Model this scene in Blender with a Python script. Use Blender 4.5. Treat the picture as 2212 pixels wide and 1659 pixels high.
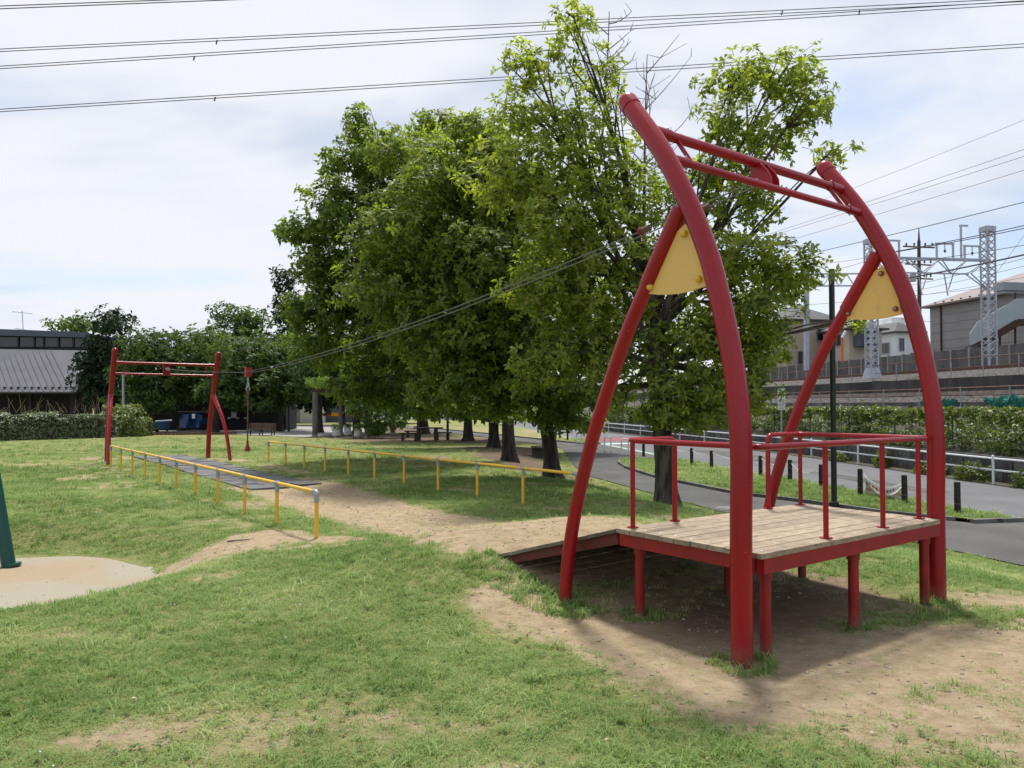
import bpy, bmesh, math, random
import numpy as np
from mathutils import Vector
R = math.radians
rng = np.random.default_rng(7)
random.seed(7)
scene = bpy.context.scene
for o in list(bpy.data.objects):
    bpy.data.objects.remove(o)

# ------------------------------------------------------------------ camera
FPX, CX, CY, PITCH, EYE = 1662.0, 1106.0, 829.5, R(1.57), 1.65
cam_d = bpy.data.cameras.new('camera')
cam_d.sensor_width = 36.0
cam_d.lens = 36.0 * FPX / 2212.0
cam_d.clip_start = 0.05
cam_d.clip_end = 5000
cam = bpy.data.objects.new('camera', cam_d)
scene.collection.objects.link(cam)
cam.location = (0, 0, EYE)
cam.rotation_euler = (R(90) + PITCH, 0, 0)
scene.camera = cam

# ------------------------------------------------------------------ sky, sun, exposure
SUN_EL = R(66)
world = bpy.data.worlds.new('World')
scene.world = world
world.use_nodes = True
wn, wl = world.node_tree.nodes, world.node_tree.links
wn.clear()
w_out = wn.new('ShaderNodeOutputWorld')
w_bg = wn.new('ShaderNodeBackground')
w_bg.inputs['Strength'].default_value = 0.10
w_sky = wn.new('ShaderNodeTexSky')
w_sky.sky_type = 'NISHITA'
w_sky.sun_disc = False
w_sky.sun_elevation = SUN_EL
w_sky.sun_rotation = 0.0
w_sky.dust_density = 1.5
w_tc = wn.new('ShaderNodeTexCoord')
w_sep = wn.new('ShaderNodeSeparateXYZ')
wl.new(w_tc.outputs['Generated'], w_sep.inputs[0])
w_add = wn.new('ShaderNodeMath'); w_add.operation = 'ADD'; w_add.inputs[1].default_value = 0.22
w_abs = wn.new('ShaderNodeMath'); w_abs.operation = 'ABSOLUTE'
wl.new(w_sep.outputs['Z'], w_abs.inputs[0]); wl.new(w_abs.outputs[0], w_add.inputs[0])
w_div = wn.new('ShaderNodeVectorMath'); w_div.operation = 'DIVIDE'
w_cmb = wn.new('ShaderNodeCombineXYZ')
for k in range(3):
    wl.new(w_add.outputs[0], w_cmb.inputs[k])
wl.new(w_tc.outputs['Generated'], w_div.inputs[0]); wl.new(w_cmb.outputs[0], w_div.inputs[1])
def wnoise(scale, detail, off):
    mp = wn.new('ShaderNodeMapping'); mp.inputs['Location'].default_value = off
    mp.inputs['Scale'].default_value = (0.75, 1.25, 1.0)
    wl.new(w_div.outputs[0], mp.inputs[0])
    n = wn.new('ShaderNodeTexNoise'); n.inputs['Scale'].default_value = scale
    n.inputs['Detail'].default_value = detail; n.inputs['Roughness'].default_value = 0.5
    n.inputs['Distortion'].default_value = 0.35
    wl.new(mp.outputs[0], n.inputs['Vector'])
    return n
def wramp(src, a, b, ca, cb):
    r = wn.new('ShaderNodeValToRGB')
    r.color_ramp.interpolation = 'EASE'
    r.color_ramp.elements[0].position = a; r.color_ramp.elements[0].color = ca
    r.color_ramp.elements[1].position = b; r.color_ramp.elements[1].color = cb
    wl.new(src, r.inputs[0])
    return r
n1 = wnoise(1.25, 5, (3.1, 0.4, 0))
n2 = wnoise(1.1, 4, (9.0, 4.0, 2.0))
mask = wramp(n1.outputs['Fac'], 0.31, 0.50, (0.36, 0.36, 0.36, 1), (1, 1, 1, 1))
tone = wramp(n2.outputs['Fac'], 0.40, 0.56, (3.95, 4.4, 5.3, 1), (5.45, 5.57, 5.9, 1))
w_mix = wn.new('ShaderNodeMixRGB')
wl.new(mask.outputs[0], w_mix.inputs[0])
wl.new(w_sky.outputs[0], w_mix.inputs[1])
wl.new(tone.outputs[0], w_mix.inputs[2])
wl.new(w_mix.outputs[0], w_bg.inputs['Color'])
wl.new(w_bg.outputs[0], w_out.inputs[0])

sun_d = bpy.data.lights.new('sun', 'SUN')
sun_d.energy = 3.15
sun_d.angle = R(7.5)
sun_d.color = (1.0, 0.955, 0.88)
sun = bpy.data.objects.new('sun', sun_d)
scene.collection.objects.link(sun)
sun.rotation_euler = (-(R(90) - SUN_EL), 0, R(-6))
sun.location = (0, 20, 40)

vs = scene.view_settings
vs.view_transform = 'Standard'
vs.look = 'None'
vs.exposure = 0.72
vs.gamma = 1.0
vs.use_curve_mapping = False
scene.cycles.max_bounces = 7
scene.cycles.diffuse_bounces = 4
scene.cycles.transmission_bounces = 4
scene.cycles.transparent_max_bounces = 6
scene.cycles.sample_clamp_indirect = 6

# ------------------------------------------------------------------ helpers
col = scene.collection
Z3 = np.array([0, 0, 1.0])

def at(px, py, Y):
    """surveyed point: bearing (px, py on the 2212 wide plate) at distance Y"""
    x = (px - CX) / FPX; z = -(py - CY) / FPX
    c, s = math.cos(PITCH), math.sin(PITCH)
    d = np.array([x, c - s * z, s + c * z])
    return np.array([0, 0, EYE]) + d * (Y / d[1])

def gz(px, py, z=0.0):
    x = (px - CX) / FPX; zz = -(py - CY) / FPX
    c, s = math.cos(PITCH), math.sin(PITCH)
    d = np.array([x, c - s * zz, s + c * zz])
    return np.array([0, 0, EYE]) + d * ((z - EYE) / d[2])

def nrm(a):
    a = np.array(a, float)
    return a / max(np.linalg.norm(a), 1e-9)

class MB:
    def __init__(self):
        self.v, self.f, self.m, self.cur = [], [], [], 0
    def add(self, vs, fs):
        b = len(self.v)
        self.v.extend([tuple(map(float, p)) for p in vs])
        for f in fs:
            self.f.append(tuple(b + i for i in f)); self.m.append(self.cur)
    def obox(self, c, ax, ay, az):
        c, ax, ay, az = [np.array(q, float) for q in (c, ax, ay, az)]
        if np.dot(np.cross(ax, ay), az) < 0:
            ax = -ax
        vs = [c + i * ax + j * ay + k * az for k in (-1, 1) for j in (-1, 1) for i in (-1, 1)]
        self.add(vs, [(0, 2, 3, 1), (4, 5, 7, 6), (0, 1, 5, 4), (2, 6, 7, 3), (0, 4, 6, 2), (1, 3, 7, 5)])
        return self
    def box(self, x0, x1, y0, y1, z0, z1):
        return self.obox(((x0 + x1) / 2, (y0 + y1) / 2, (z0 + z1) / 2), ((x1 - x0) / 2, 0, 0), (0, (y1 - y0) / 2, 0), (0, 0, (z1 - z0) / 2))
    def bar(self, a, b, w, h, up=Z3):
        a, b = np.array(a, float), np.array(b, float)
        d = nrm(b - a)
        s = np.cross(d, up)
        if np.linalg.norm(s) < 1e-6:
            s = np.array([1.0, 0, 0])
        s = nrm(s); t = np.cross(s, d)
        return self.obox((a + b) / 2, (b - a) / 2, s * w / 2, t * h / 2)
    def tube(self, pts, r, n=10, cap=True, jit=0.0):
        P = np.array(pts, float)
        k = len(P)
        rr = np.full(k, r, float) if np.isscalar(r) else np.array(r, float)
        T = np.zeros_like(P)
        T[1:-1] = P[2:] - P[:-2]; T[0] = P[1] - P[0]; T[-1] = P[-1] - P[-2]
        T /= np.maximum(np.linalg.norm(T, axis=1, keepdims=True), 1e-9)
        ref = np.array([0, 0, 1.0]) if abs(T[0][2]) < 0.9 else np.array([1.0, 0, 0])
        N = nrm(np.cross(T[0], ref))
        vs = []
        for i in range(k):
            N = nrm(N - T[i] * np.dot(N, T[i]))
            B = np.cross(T[i], N)
            for j in range(n):
                a = 2 * math.pi * j / n
                q = rr[i] * (1 + (random.uniform(-jit, jit) if jit else 0))
                vs.append(P[i] + q * (math.cos(a) * N + math.sin(a) * B))
        fs = []
        for i in range(k - 1):
            for j in range(n):
                a, b = i * n + j, i * n + (j + 1) % n
                fs.append((a, b, b + n, a + n))
        if cap:
            fs.append(tuple(range(n - 1, -1, -1)))
            fs.append(tuple(range((k - 1) * n, k * n)))
        self.add(vs, fs)
        return self
    def ball(self, c, r, n=10, m=6, sq=(1, 1, 1)):
        c = np.array(c, float)
        vs = [c + np.array([0, 0, -r * sq[2]])]
        for i in range(1, m):
            a = -math.pi / 2 + math.pi * i / m
            for j in range(n):
                b = 2 * math.pi * j / n
                vs.append(c + r * np.array([math.cos(a) * math.cos(b) * sq[0], math.cos(a) * math.sin(b) * sq[1], math.sin(a) * sq[2]]))
        vs.append(c + np.array([0, 0, r * sq[2]]))
        fs = [(0, 1 + (j + 1) % n, 1 + j) for j in range(n)]
        for i in range(m - 2):
            for j in range(n):
                a, b = 1 + i * n + j, 1 + i * n + (j + 1) % n
                fs.append((a, b, b + n, a + n))
        top = len(vs) - 1
        fs += [(top, 1 + (m - 2) * n + j, 1 + (m - 2) * n + (j + 1) % n) for j in range(n)]
        self.add(vs, fs)
        return self
    def lathe(self, prof, c=(0, 0, 0), n=16):
        c = np.array(c, float)
        vs = []
        for r, z in prof:
            for j in range(n):
                a = 2 * math.pi * j / n
                vs.append(c + np.array([r * math.cos(a), r * math.sin(a), z]))
        fs = []
        for i in range(len(prof) - 1):
            for j in range(n):
                a, b = i * n + j, i * n + (j + 1) % n
                fs.append((a, b, b + n, a + n))
        fs.append(tuple(range(n - 1, -1, -1)))
        fs.append(tuple(range((len(prof) - 1) * n, len(prof) * n)))
        self.add(vs, fs)
        return self
    def prism(self, poly, ext):
        P = [np.array(p, float) for p in poly]
        e = np.array(ext, float)
        n = len(P)
        nn = sum((np.cross(P[i] - P[0], P[(i + 1) % n] - P[0]) for i in range(n)), np.zeros(3))
        if np.dot(nn, e) < 0:
            P = P[::-1]
        vs = P + [p + e for p in P]
        fs = [tuple(range(n - 1, -1, -1)), tuple(range(n, 2 * n))]
        fs += [(i, (i + 1) % n, n + (i + 1) % n, n + i) for i in range(n)]
        self.add(vs, fs)
        return self
    def mesh(self, name, off=(0, 0, 0), smooth=True, ang=40):
        me = bpy.data.meshes.new(name)
        off = np.array(off, float)
        me.from_pydata([tuple(np.array(p) - off) for p in self.v], [], self.f)
        if any(self.m):
            me.polygons.foreach_set('material_index', self.m)
        if smooth:
            me.polygons.foreach_set('use_smooth', [True] * len(me.polygons))
            me.set_sharp_from_angle(angle=R(ang))
        me.update()
        return me
    def build(self, name, mats, parent=None, smooth=True, **kw):
        off = root_loc(parent)
        me = self.mesh(name, off, smooth)
        return put(name, me, mats, parent, **kw)

def root_loc(p):
    if p is None:
        return np.zeros(3)
    while p.parent:
        p = p.parent
    return np.array(p.location)

def put(name, me, mats, parent=None, loc=(0, 0, 0), rot=(0, 0, 0), label=None, cat=None, group=None, kind=None):
    if mats is not None and not me.materials:
        for m in (mats if isinstance(mats, (list, tuple)) else [mats]):
            me.materials.append(m)
    o = bpy.data.objects.new(name, me)
    col.objects.link(o)
    o.location = loc
    o.rotation_euler = rot
    o.parent = parent
    tag(o, label, cat, group, kind)
    return o

def tag(o, label=None, cat=None, group=None, kind=None):
    if label: o['label'] = label
    if cat: o['category'] = cat
    if group: o['group'] = group
    if kind: o['kind'] = kind
    return o

def thing(name, label, cat, loc=(0, 0, 0), group=None, rotz=0):
    o = bpy.data.objects.new(name, None)
    o.empty_display_size = 0.2
    col.objects.link(o)
    o.location = tuple(map(float, loc))
    o.rotation_euler = (0, 0, rotz)
    return tag(o, label, cat, group)

def copy_thing(src, loc, rotz=0.0, label=None):
    r = src.copy(); col.objects.link(r)
    r.location = tuple(map(float, loc)); r.rotation_euler = (0, 0, rotz)
    if label: r['label'] = label
    for ch in list(src.children):
        c = ch.copy(); col.objects.link(c); c.parent = r
        for g in list(ch.children):
            d = g.copy(); col.objects.link(d); d.parent = c
    return r

ORD = ['first', 'second', 'third', 'fourth', 'fifth', 'sixth', 'seventh', 'eighth', 'ninth', 'tenth', 'eleventh', 'twelfth', 'thirteenth', 'fourteenth', 'fifteenth']

# ------------------------------------------------------------------ materials
def mat(name, c1, c2=None, scale=4.0, rough=0.6, bump=0.0, bscale=60.0, metal=0.0, spec=0.4, detail=5.0, lo=0.35, hi=0.65, stretch=None, coat=0.0, rnd=0.0, grime=None, speck=None):
    m = bpy.data.materials.new(name)
    m.use_nodes = True
    n, l = m.node_tree.nodes, m.node_tree.links
    b = n['Principled BSDF']
    b.inputs['Roughness'].default_value = rough
    b.inputs['Metallic'].default_value = metal
    b.inputs['Specular IOR Level'].default_value = spec
    b.inputs['Coat Weight'].default_value = coat
    if c2 is None:
        c2 = tuple(x * 0.82 for x in c1)
    g = n.new('ShaderNodeNewGeometry')
    src = g.outputs['Position']
    if stretch:
        mp = n.new('ShaderNodeMapping'); mp.inputs['Scale'].default_value = stretch
        l.new(src, mp.inputs[0]); src = mp.outputs[0]
    t = n.new('ShaderNodeTexNoise')
    t.inputs['Scale'].default_value = scale; t.inputs['Detail'].default_value = detail
    l.new(src, t.inputs['Vector'])
    r = n.new('ShaderNodeValToRGB')
    r.color_ramp.elements[0].position = lo; r.color_ramp.elements[0].color = (*c1, 1)
    r.color_ramp.elements[1].position = hi; r.color_ramp.elements[1].color = (*c2, 1)
    l.new(t.outputs['Fac'], r.inputs[0])
    out = r.outputs[0]
    def mixin(fac, colour, mode='MIX'):
        nonlocal out
        x = n.new('ShaderNodeMixRGB'); x.blend_type = mode
        l.new(fac, x.inputs[0]); l.new(out, x.inputs[1])
        if isinstance(colour, tuple): x.inputs[2].default_value = (*colour, 1)
        else: l.new(colour, x.inputs[2])
        out = x.outputs[0]
    if speck:                                    # scattered spots, chips or stains: colour, scale, from, to
        t3 = n.new('ShaderNodeTexNoise'); t3.inputs['Scale'].default_value = speck[1]; t3.inputs['Detail'].default_value = 6; t3.inputs['Roughness'].default_value = 0.7
        l.new(src, t3.inputs['Vector'])
        mr = n.new('ShaderNodeMapRange'); mr.inputs['From Min'].default_value = speck[2]; mr.inputs['From Max'].default_value = speck[3]
        l.new(t3.outputs['Fac'], mr.inputs['Value'])
        mixin(mr.outputs[0], speck[0])
    if grime:                                    # splashed soil on the lowest centimetres: colour, height
        sx_ = n.new('ShaderNodeSeparateXYZ'); l.new(g.outputs['Position'], sx_.inputs[0])
        t4 = n.new('ShaderNodeTexNoise'); t4.inputs['Scale'].default_value = 18; l.new(g.outputs['Position'], t4.inputs['Vector'])
        ma = n.new('ShaderNodeMath'); ma.operation = 'MULTIPLY_ADD'; ma.inputs[1].default_value = 0.18; l.new(t4.outputs['Fac'], ma.inputs[0]); l.new(sx_.outputs['Z'], ma.inputs[2])
        mr2 = n.new('ShaderNodeMapRange'); mr2.inputs['From Min'].default_value = grime[1] + 0.09; mr2.inputs['From Max'].default_value = 0.07; mr2.inputs['To Max'].default_value = 0.75
        l.new(ma.outputs[0], mr2.inputs['Value'])
        mixin(mr2.outputs[0], grime[0])
    if rnd:                                      # each piece a little lighter or darker than the next
        oi = n.new('ShaderNodeObjectInfo')
        mr3 = n.new('ShaderNodeMapRange'); mr3.inputs['To Min'].default_value = 1 - rnd; mr3.inputs['To Max'].default_value = 1 + rnd
        l.new(oi.outputs['Random'], mr3.inputs['Value'])
        hs = n.new('ShaderNodeHueSaturation'); l.new(mr3.outputs[0], hs.inputs['Value']); l.new(out, hs.inputs['Color'])
        out = hs.outputs[0]
    l.new(out, b.inputs['Base Color'])
    if bump:
        t2 = n.new('ShaderNodeTexNoise'); t2.inputs['Scale'].default_value = bscale; t2.inputs['Detail'].default_value = 4
        l.new(src, t2.inputs['Vector'])
        bp = n.new('ShaderNodeBump'); bp.inputs['Strength'].default_value = bump; bp.inputs['Distance'].default_value = 0.02
        l.new(t2.outputs['Fac'], bp.inputs['Height'])
        l.new(bp.outputs[0], b.inputs['Normal'])
    return m

def leafmat(name, dark, light, trans, tw=0.35, rough=0.42, spec=0.45):
    m = bpy.data.materials.new(name)
    m.use_nodes = True
    n, l = m.node_tree.nodes, m.node_tree.links
    b = n['Principled BSDF']
    b.inputs['Roughness'].default_value = rough
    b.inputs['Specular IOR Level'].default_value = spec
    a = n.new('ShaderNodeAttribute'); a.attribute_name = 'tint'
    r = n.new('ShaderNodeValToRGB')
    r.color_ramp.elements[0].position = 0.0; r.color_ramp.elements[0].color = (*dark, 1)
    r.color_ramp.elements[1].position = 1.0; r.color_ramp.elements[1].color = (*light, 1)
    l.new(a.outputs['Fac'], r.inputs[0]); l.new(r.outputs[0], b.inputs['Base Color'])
    tr = n.new('ShaderNodeBsdfTranslucent')
    mx = n.new('ShaderNodeMixRGB'); mx.blend_type = 'MULTIPLY'; mx.inputs[0].default_value = 1.0
    mx.inputs[2].default_value = (*trans, 1)
    l.new(r.outputs[0], mx.inputs[1]); l.new(mx.outputs[0], tr.inputs['Color'])
    ms = n.new('ShaderNodeMixShader'); ms.inputs[0].default_value = tw
    l.new(b.outputs[0], ms.inputs[1]); l.new(tr.outputs[0], ms.inputs[2])
    l.new(ms.outputs[0], n['Material Output'].inputs[0])
    return m

M = {}
M['red'] = mat('red_paint', (0.315, 0.0055, 0.013), (0.235, 0.009, 0.016), 1.6, 0.27, 0.0, 35, spec=0.38, lo=0.3, hi=0.7, speck=((0.34, 0.075, 0.08), 34, 0.645, 0.70), grime=((0.16, 0.105, 0.07), 0.16))
M['red_old'] = mat('weathered_red_paint', (0.29, 0.0075, 0.014), (0.20, 0.010, 0.013), 6, 0.40, 0.08, 45, speck=((0.13, 0.06, 0.04), 30, 0.64, 0.72), grime=((0.16, 0.105, 0.07), 0.16))
M['red_shade'] = mat('shade_darkened_muddy_red', (0.14, 0.018, 0.017), (0.075, 0.028, 0.02), 9, 0.7, 0.15, 40)  # ramp beams: their shade is put into this darker red, with some dirt
M['yellow_panel'] = mat('yellow_panel', (0.74, 0.475, 0.135), (0.69, 0.44, 0.12), 1.5, 0.45, stretch=(1, 1, 0.5), speck=((0.55, 0.36, 0.13), 9, 0.55, 0.75))
M['yellow'] = mat('yellow_paint', (0.76, 0.47, 0.05), (0.70, 0.42, 0.04), 5, 0.4, 0.03, 60, speck=((0.22, 0.12, 0.05), 24, 0.66, 0.72), grime=((0.20, 0.12, 0.06), 0.05))
M['galv'] = mat('galvanised_steel', (0.34, 0.37, 0.40), (0.26, 0.29, 0.32), 20, 0.45, metal=0.3)
M['mast'] = mat('pale_lattice_paint', (0.46, 0.49, 0.56), (0.36, 0.385, 0.45), 3, 0.5)
M['deck'] = mat('weathered_deck_timber', (0.36, 0.28, 0.20), (0.25, 0.192, 0.136), 3.0, 0.75, 0.35, 40, stretch=(3, 3, 8), lo=0.3, hi=0.7, rnd=0.13, speck=((0.115, 0.09, 0.068), 5, 0.52, 0.72))
M['deck_edge'] = mat('grey_timber_edge', (0.20, 0.165, 0.125), (0.12, 0.10, 0.075), 6, 0.85, 0.3, 40, rnd=0.25)
M['black'] = mat('black_paint', (0.014, 0.016, 0.015), (0.022, 0.023, 0.022), 8, 0.45)
M['bollard'] = mat('black_stained_timber', (0.013, 0.012, 0.011), (0.032, 0.028, 0.024), 14, 0.8, 0.4, 40)
M['teal'] = mat('dark_green_paint', (0.008, 0.075, 0.065), (0.006, 0.06, 0.052), 5, 0.35)
M['asphalt'] = mat('asphalt', (0.145, 0.145, 0.155), (0.10, 0.10, 0.108), 0.7, 0.9, 0.5, 120, lo=0.3, hi=0.72, detail=9, speck=((0.24, 0.235, 0.225), 45, 0.60, 0.72))
M['path'] = mat('worn_asphalt_path', (0.105, 0.102, 0.098), (0.062, 0.060, 0.059), 0.9, 0.92, 0.5, 120, lo=0.3, hi=0.68, detail=9, speck=((0.20, 0.18, 0.15), 40, 0.60, 0.72))
M['roadgreen'] = mat('green_road_marking', (0.16, 0.33, 0.20), (0.22, 0.36, 0.26), 8, 0.85, lo=0.3, hi=0.7)
M['roadred'] = mat('red_road_marking', (0.24, 0.07, 0.07), (0.17, 0.075, 0.075), 6, 0.85)
M['roadwhite'] = mat('white_road_marking', (0.62, 0.64, 0.62), (0.42, 0.46, 0.44), 10, 0.8)
M['conc'] = mat('concrete', (0.33, 0.32, 0.30), (0.24, 0.235, 0.225), 3, 0.85, 0.2, 30)
M['concdark'] = mat('stained_concrete', (0.095, 0.093, 0.092), (0.17, 0.165, 0.16), 1.4, 0.9, 0.3, 12, stretch=(1, 1, 0.3), lo=0.38, hi=0.68, rnd=0.12, speck=((0.045, 0.044, 0.043), 2.4, 0.55, 0.72))
M['concblack'] = mat('blackened_concrete', (0.045, 0.045, 0.048), (0.10, 0.097, 0.093), 1.2, 0.9, 0.3, 12, stretch=(1, 1, 0.3), lo=0.4, hi=0.72, rnd=0.15, speck=((0.19, 0.175, 0.16), 2.2, 0.60, 0.78))
M['stone'] = mat('dark_retaining_stone', (0.060, 0.058, 0.056), (0.125, 0.12, 0.115), 5, 0.92, 0.6, 14, rnd=0.3)
M['white'] = mat('white_pipe_paint', (0.76, 0.78, 0.80), (0.62, 0.65, 0.68), 6, 0.4)
M['rust'] = mat('rusty_steel', (0.17, 0.085, 0.06), (0.09, 0.05, 0.04), 8, 0.75)
M['rail'] = mat('rail_head_steel', (0.42, 0.36, 0.33), (0.30, 0.2, 0.16), 4, 0.5, metal=0.4)
M['ballast'] = mat('track_ballast', (0.115, 0.102, 0.094), (0.022, 0.020, 0.020), 9, 0.95, 1.0, 26, lo=0.42, hi=0.6)
M['slope_soil'] = mat('slope_soil', (0.085, 0.07, 0.052), (0.055, 0.058, 0.030), 2, 0.95, 0.6, 14)
M['bark'] = mat('bark', (0.060, 0.049, 0.040), (0.022, 0.018, 0.015), 9, 0.92, 1.0, 22, stretch=(1, 1, 0.22), lo=0.38, hi=0.62)
M['bark_near'] = mat('furrowed_bark', (0.105, 0.088, 0.072), (0.030, 0.025, 0.021), 10, 0.92, 1.0, 20, stretch=(1, 1, 0.2), lo=0.38, hi=0.6)
M['twig'] = mat('twig_bark', (0.055, 0.045, 0.038), (0.035, 0.03, 0.025), 9, 0.85)
M['deadtwig'] = mat('dead_twig', (0.16, 0.135, 0.12), (0.11, 0.095, 0.085), 9, 0.85)
M['shoot'] = mat('brown_hedge_shoot', (0.20, 0.15, 0.085), (0.13, 0.10, 0.055), 9, 0.85)
M['cloth'] = leafmat('white_banner_cloth', (0.88, 0.89, 0.91), (0.88, 0.89, 0.91), (1, 1, 1), 0.6, 0.7, 0.1)
M['clover'] = leafmat('clover_leaf', (0.06, 0.13, 0.04), (0.15, 0.24, 0.08), (1.3, 1.4, 0.9), 0.3, 0.6, 0.15)
M['rubber'] = mat('grey_rubber_tile', (0.15, 0.148, 0.155), (0.10, 0.098, 0.104), 2.0, 0.9, 0.4, 90, rnd=0.14, speck=((0.24, 0.20, 0.16), 7, 0.55, 0.75))
M['wooddark'] = mat('dark_brown_timber', (0.075, 0.042, 0.032), (0.045, 0.026, 0.02), 6, 0.7)
M['benchwood'] = mat('reddish_slat_timber', (0.16, 0.085, 0.07), (0.11, 0.06, 0.05), 6, 0.6)
M['cable'] = mat('steel_cable', (0.13, 0.135, 0.14), (0.09, 0.09, 0.10), 30, 0.75)
M['wire'] = mat('overhead_wire', (0.060, 0.060, 0.075), (0.05, 0.05, 0.06), 3, 0.7)
M['pad'] = mat('worn_rubber_pad', (0.30, 0.275, 0.21), (0.315, 0.24, 0.16), 0.75, 0.95, 0.6, 70, lo=0.44, hi=0.56, detail=10, speck=((0.20, 0.13, 0.085), 30, 0.62, 0.72))
M['glassdark'] = mat('dark_window_glass', (0.03, 0.032, 0.036), (0.045, 0.045, 0.05), 1, 0.12, spec=0.6)
M['paleglass'] = mat('frosted_panel', (0.38, 0.44, 0.48), (0.33, 0.39, 0.43), 0.8, 0.3)
M['tin'] = mat('grey_seam_roof', (0.105, 0.105, 0.120), (0.085, 0.085, 0.098), 0.6, 0.42, spec=0.5, speck=((0.10, 0.098, 0.10), 1.5, 0.55, 0.75))
M['darkwall'] = mat('dark_timber_wall', (0.02, 0.021, 0.024), (0.013, 0.013, 0.015), 2, 0.7)
M['tarp'] = mat('blue_tarpaulin', (0.008, 0.032, 0.095), (0.016, 0.055, 0.15), 2, 0.45)
M['paper'] = mat('white_paper', (0.62, 0.62, 0.62), None, 3, 0.8)
M['brick'] = mat('red_brown_brick', (0.16, 0.085, 0.06), (0.10, 0.055, 0.042), 7, 0.9)
M['greywall'] = mat('grey_siding', (0.31, 0.29, 0.29), (0.27, 0.255, 0.26), 0.8, 0.8)
M['tanwall'] = mat('tan_render', (0.42, 0.36, 0.29), (0.37, 0.315, 0.255), 0.8, 0.85)
M['cream'] = mat('cream_render', (0.50, 0.45, 0.37), (0.45, 0.4, 0.33), 0.8, 0.85)
M['whitewall'] = mat('white_render', (0.68, 0.69, 0.70), (0.58, 0.59, 0.61), 0.6, 0.8)
M['roofbrown'] = mat('brown_metal_roof', (0.19, 0.145, 0.145), (0.165, 0.125, 0.125), 0.8, 0.5)
M['roofdark'] = mat('dark_roof_tiles', (0.055, 0.055, 0.062), (0.04, 0.04, 0.045), 3, 0.6)
M['bluegrey'] = mat('blue_grey_siding', (0.085, 0.10, 0.135), (0.07, 0.085, 0.11), 1, 0.7)
M['net'] = mat('green_netting', (0.006, 0.075, 0.06), (0.02, 0.19, 0.155), 12, 0.8)
M['signyellow'] = mat('sign_yellow', (0.75, 0.46, 0.02), None, 3, 0.5)
M['signred'] = mat('sign_red', (0.65, 0.06, 0.05), None, 3, 0.5)
M['ink'] = mat('dark_print', (0.05, 0.06, 0.09), None, 3, 0.6)
M['hazard'] = mat('hazard_orange', (0.80, 0.30, 0.02), None, 3, 0.5)
M['orange'] = mat('orange_gate_arm', (0.75, 0.16, 0.05), None, 3, 0.5)
M['planter'] = mat('white_concrete_planter', (0.60, 0.60, 0.58), (0.48, 0.48, 0.46), 6, 0.8)
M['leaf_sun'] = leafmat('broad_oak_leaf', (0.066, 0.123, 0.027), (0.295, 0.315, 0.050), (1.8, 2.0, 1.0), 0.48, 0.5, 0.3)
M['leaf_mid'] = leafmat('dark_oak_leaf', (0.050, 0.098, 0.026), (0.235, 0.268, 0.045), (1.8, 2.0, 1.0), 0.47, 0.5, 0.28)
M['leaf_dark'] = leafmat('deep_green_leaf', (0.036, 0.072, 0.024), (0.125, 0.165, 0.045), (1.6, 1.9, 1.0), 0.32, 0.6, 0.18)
M['leaf_conifer'] = leafmat('evergreen_leaf', (0.016, 0.034, 0.017), (0.045, 0.07, 0.03), (1.3, 1.5, 1.0), 0.15, 0.65, 0.15)
M['leaf_ivy'] = leafmat('ivy_leaf', (0.040, 0.075, 0.016), (0.20, 0.23, 0.055), (1.6, 1.8, 0.9), 0.28)
M['leaf_vine'] = leafmat('wisteria_leaf', (0.045, 0.10, 0.02), (0.20, 0.28, 0.045), (1.8, 2.0, 0.9), 0.35)
M['leaf_hedge'] = leafmat('pale_hedge_leaf', (0.050, 0.090, 0.034), (0.25, 0.28, 0.16), (1.3, 1.5, 0.9), 0.22)
M['grassblade'] = leafmat('grass_blade', (0.070, 0.125, 0.024), (0.30, 0.32, 0.105), (1.5, 1.6, 0.9), 0.30, 0.5, 0.3)

# ------------------------------------------------------------------ plan: the zip line axis and the road axis
A0 = np.array([1.46, 4.93, 0.0])
U = np.array([-0.6025, 0.7981, 0.0])          # along the zip line
V = np.array([0.7981, 0.6025, 0.0])           # across it
RD = np.array([-0.187, 0.982, 0.0])           # along the road and railway
RN = np.array([0.982, 0.187, 0.0])            # across, away from the park
def ZL(s, v, z=0.0): return A0 + s * U + v * V + np.array([0, 0, z])
def RW(d, t, z=0.0): return d * RN + t * RD + np.array([0, 0, z])

PT = [-8, 8.5, 10.6, 12.3, 13.9, 17, 21.7, 25, 28.8, 32, 36, 38, 44, 50, 60, 75]
PL = [8.6, 8.3, 8.07, 7.4, 6.75, 6.6, 6.4, 6.9, 7.7, 8.5, 9.2, 9.3, 8.4, 7.4, 5.5, 2.5]
QT = [-8, 11.735, 11.745, 13, 15, 16.5, 20.7, 24, 26.2, 27.40, 27.41, 39.18, 39.19, 44, 50, 60, 75]
QR = [11.6, 11.6, 10.4, 9.6, 9.03, 8.35, 8.03, 8.3, 8.79, 9.3, 11.7, 12.4, 11.2, 10.3, 9.3, 7.4, 4.4]
ET = [-10, 20, 25, 48, 75, 130]
EL = [11.4, 11.4, 11.5, 12.65, 14.0, 17.0]
OT = [-10, 17, 28, 60, 130]
OF = [0, 0, 1.3, 2.3, 5.0]
def dl(t): return np.interp(t, PT, PL)
def dr(t): return np.interp(t, QT, QR)
def el(t): return np.interp(t, ET, EL)
def off(t): return np.interp(t, OT, OF)
ROADZ = -0.41

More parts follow.
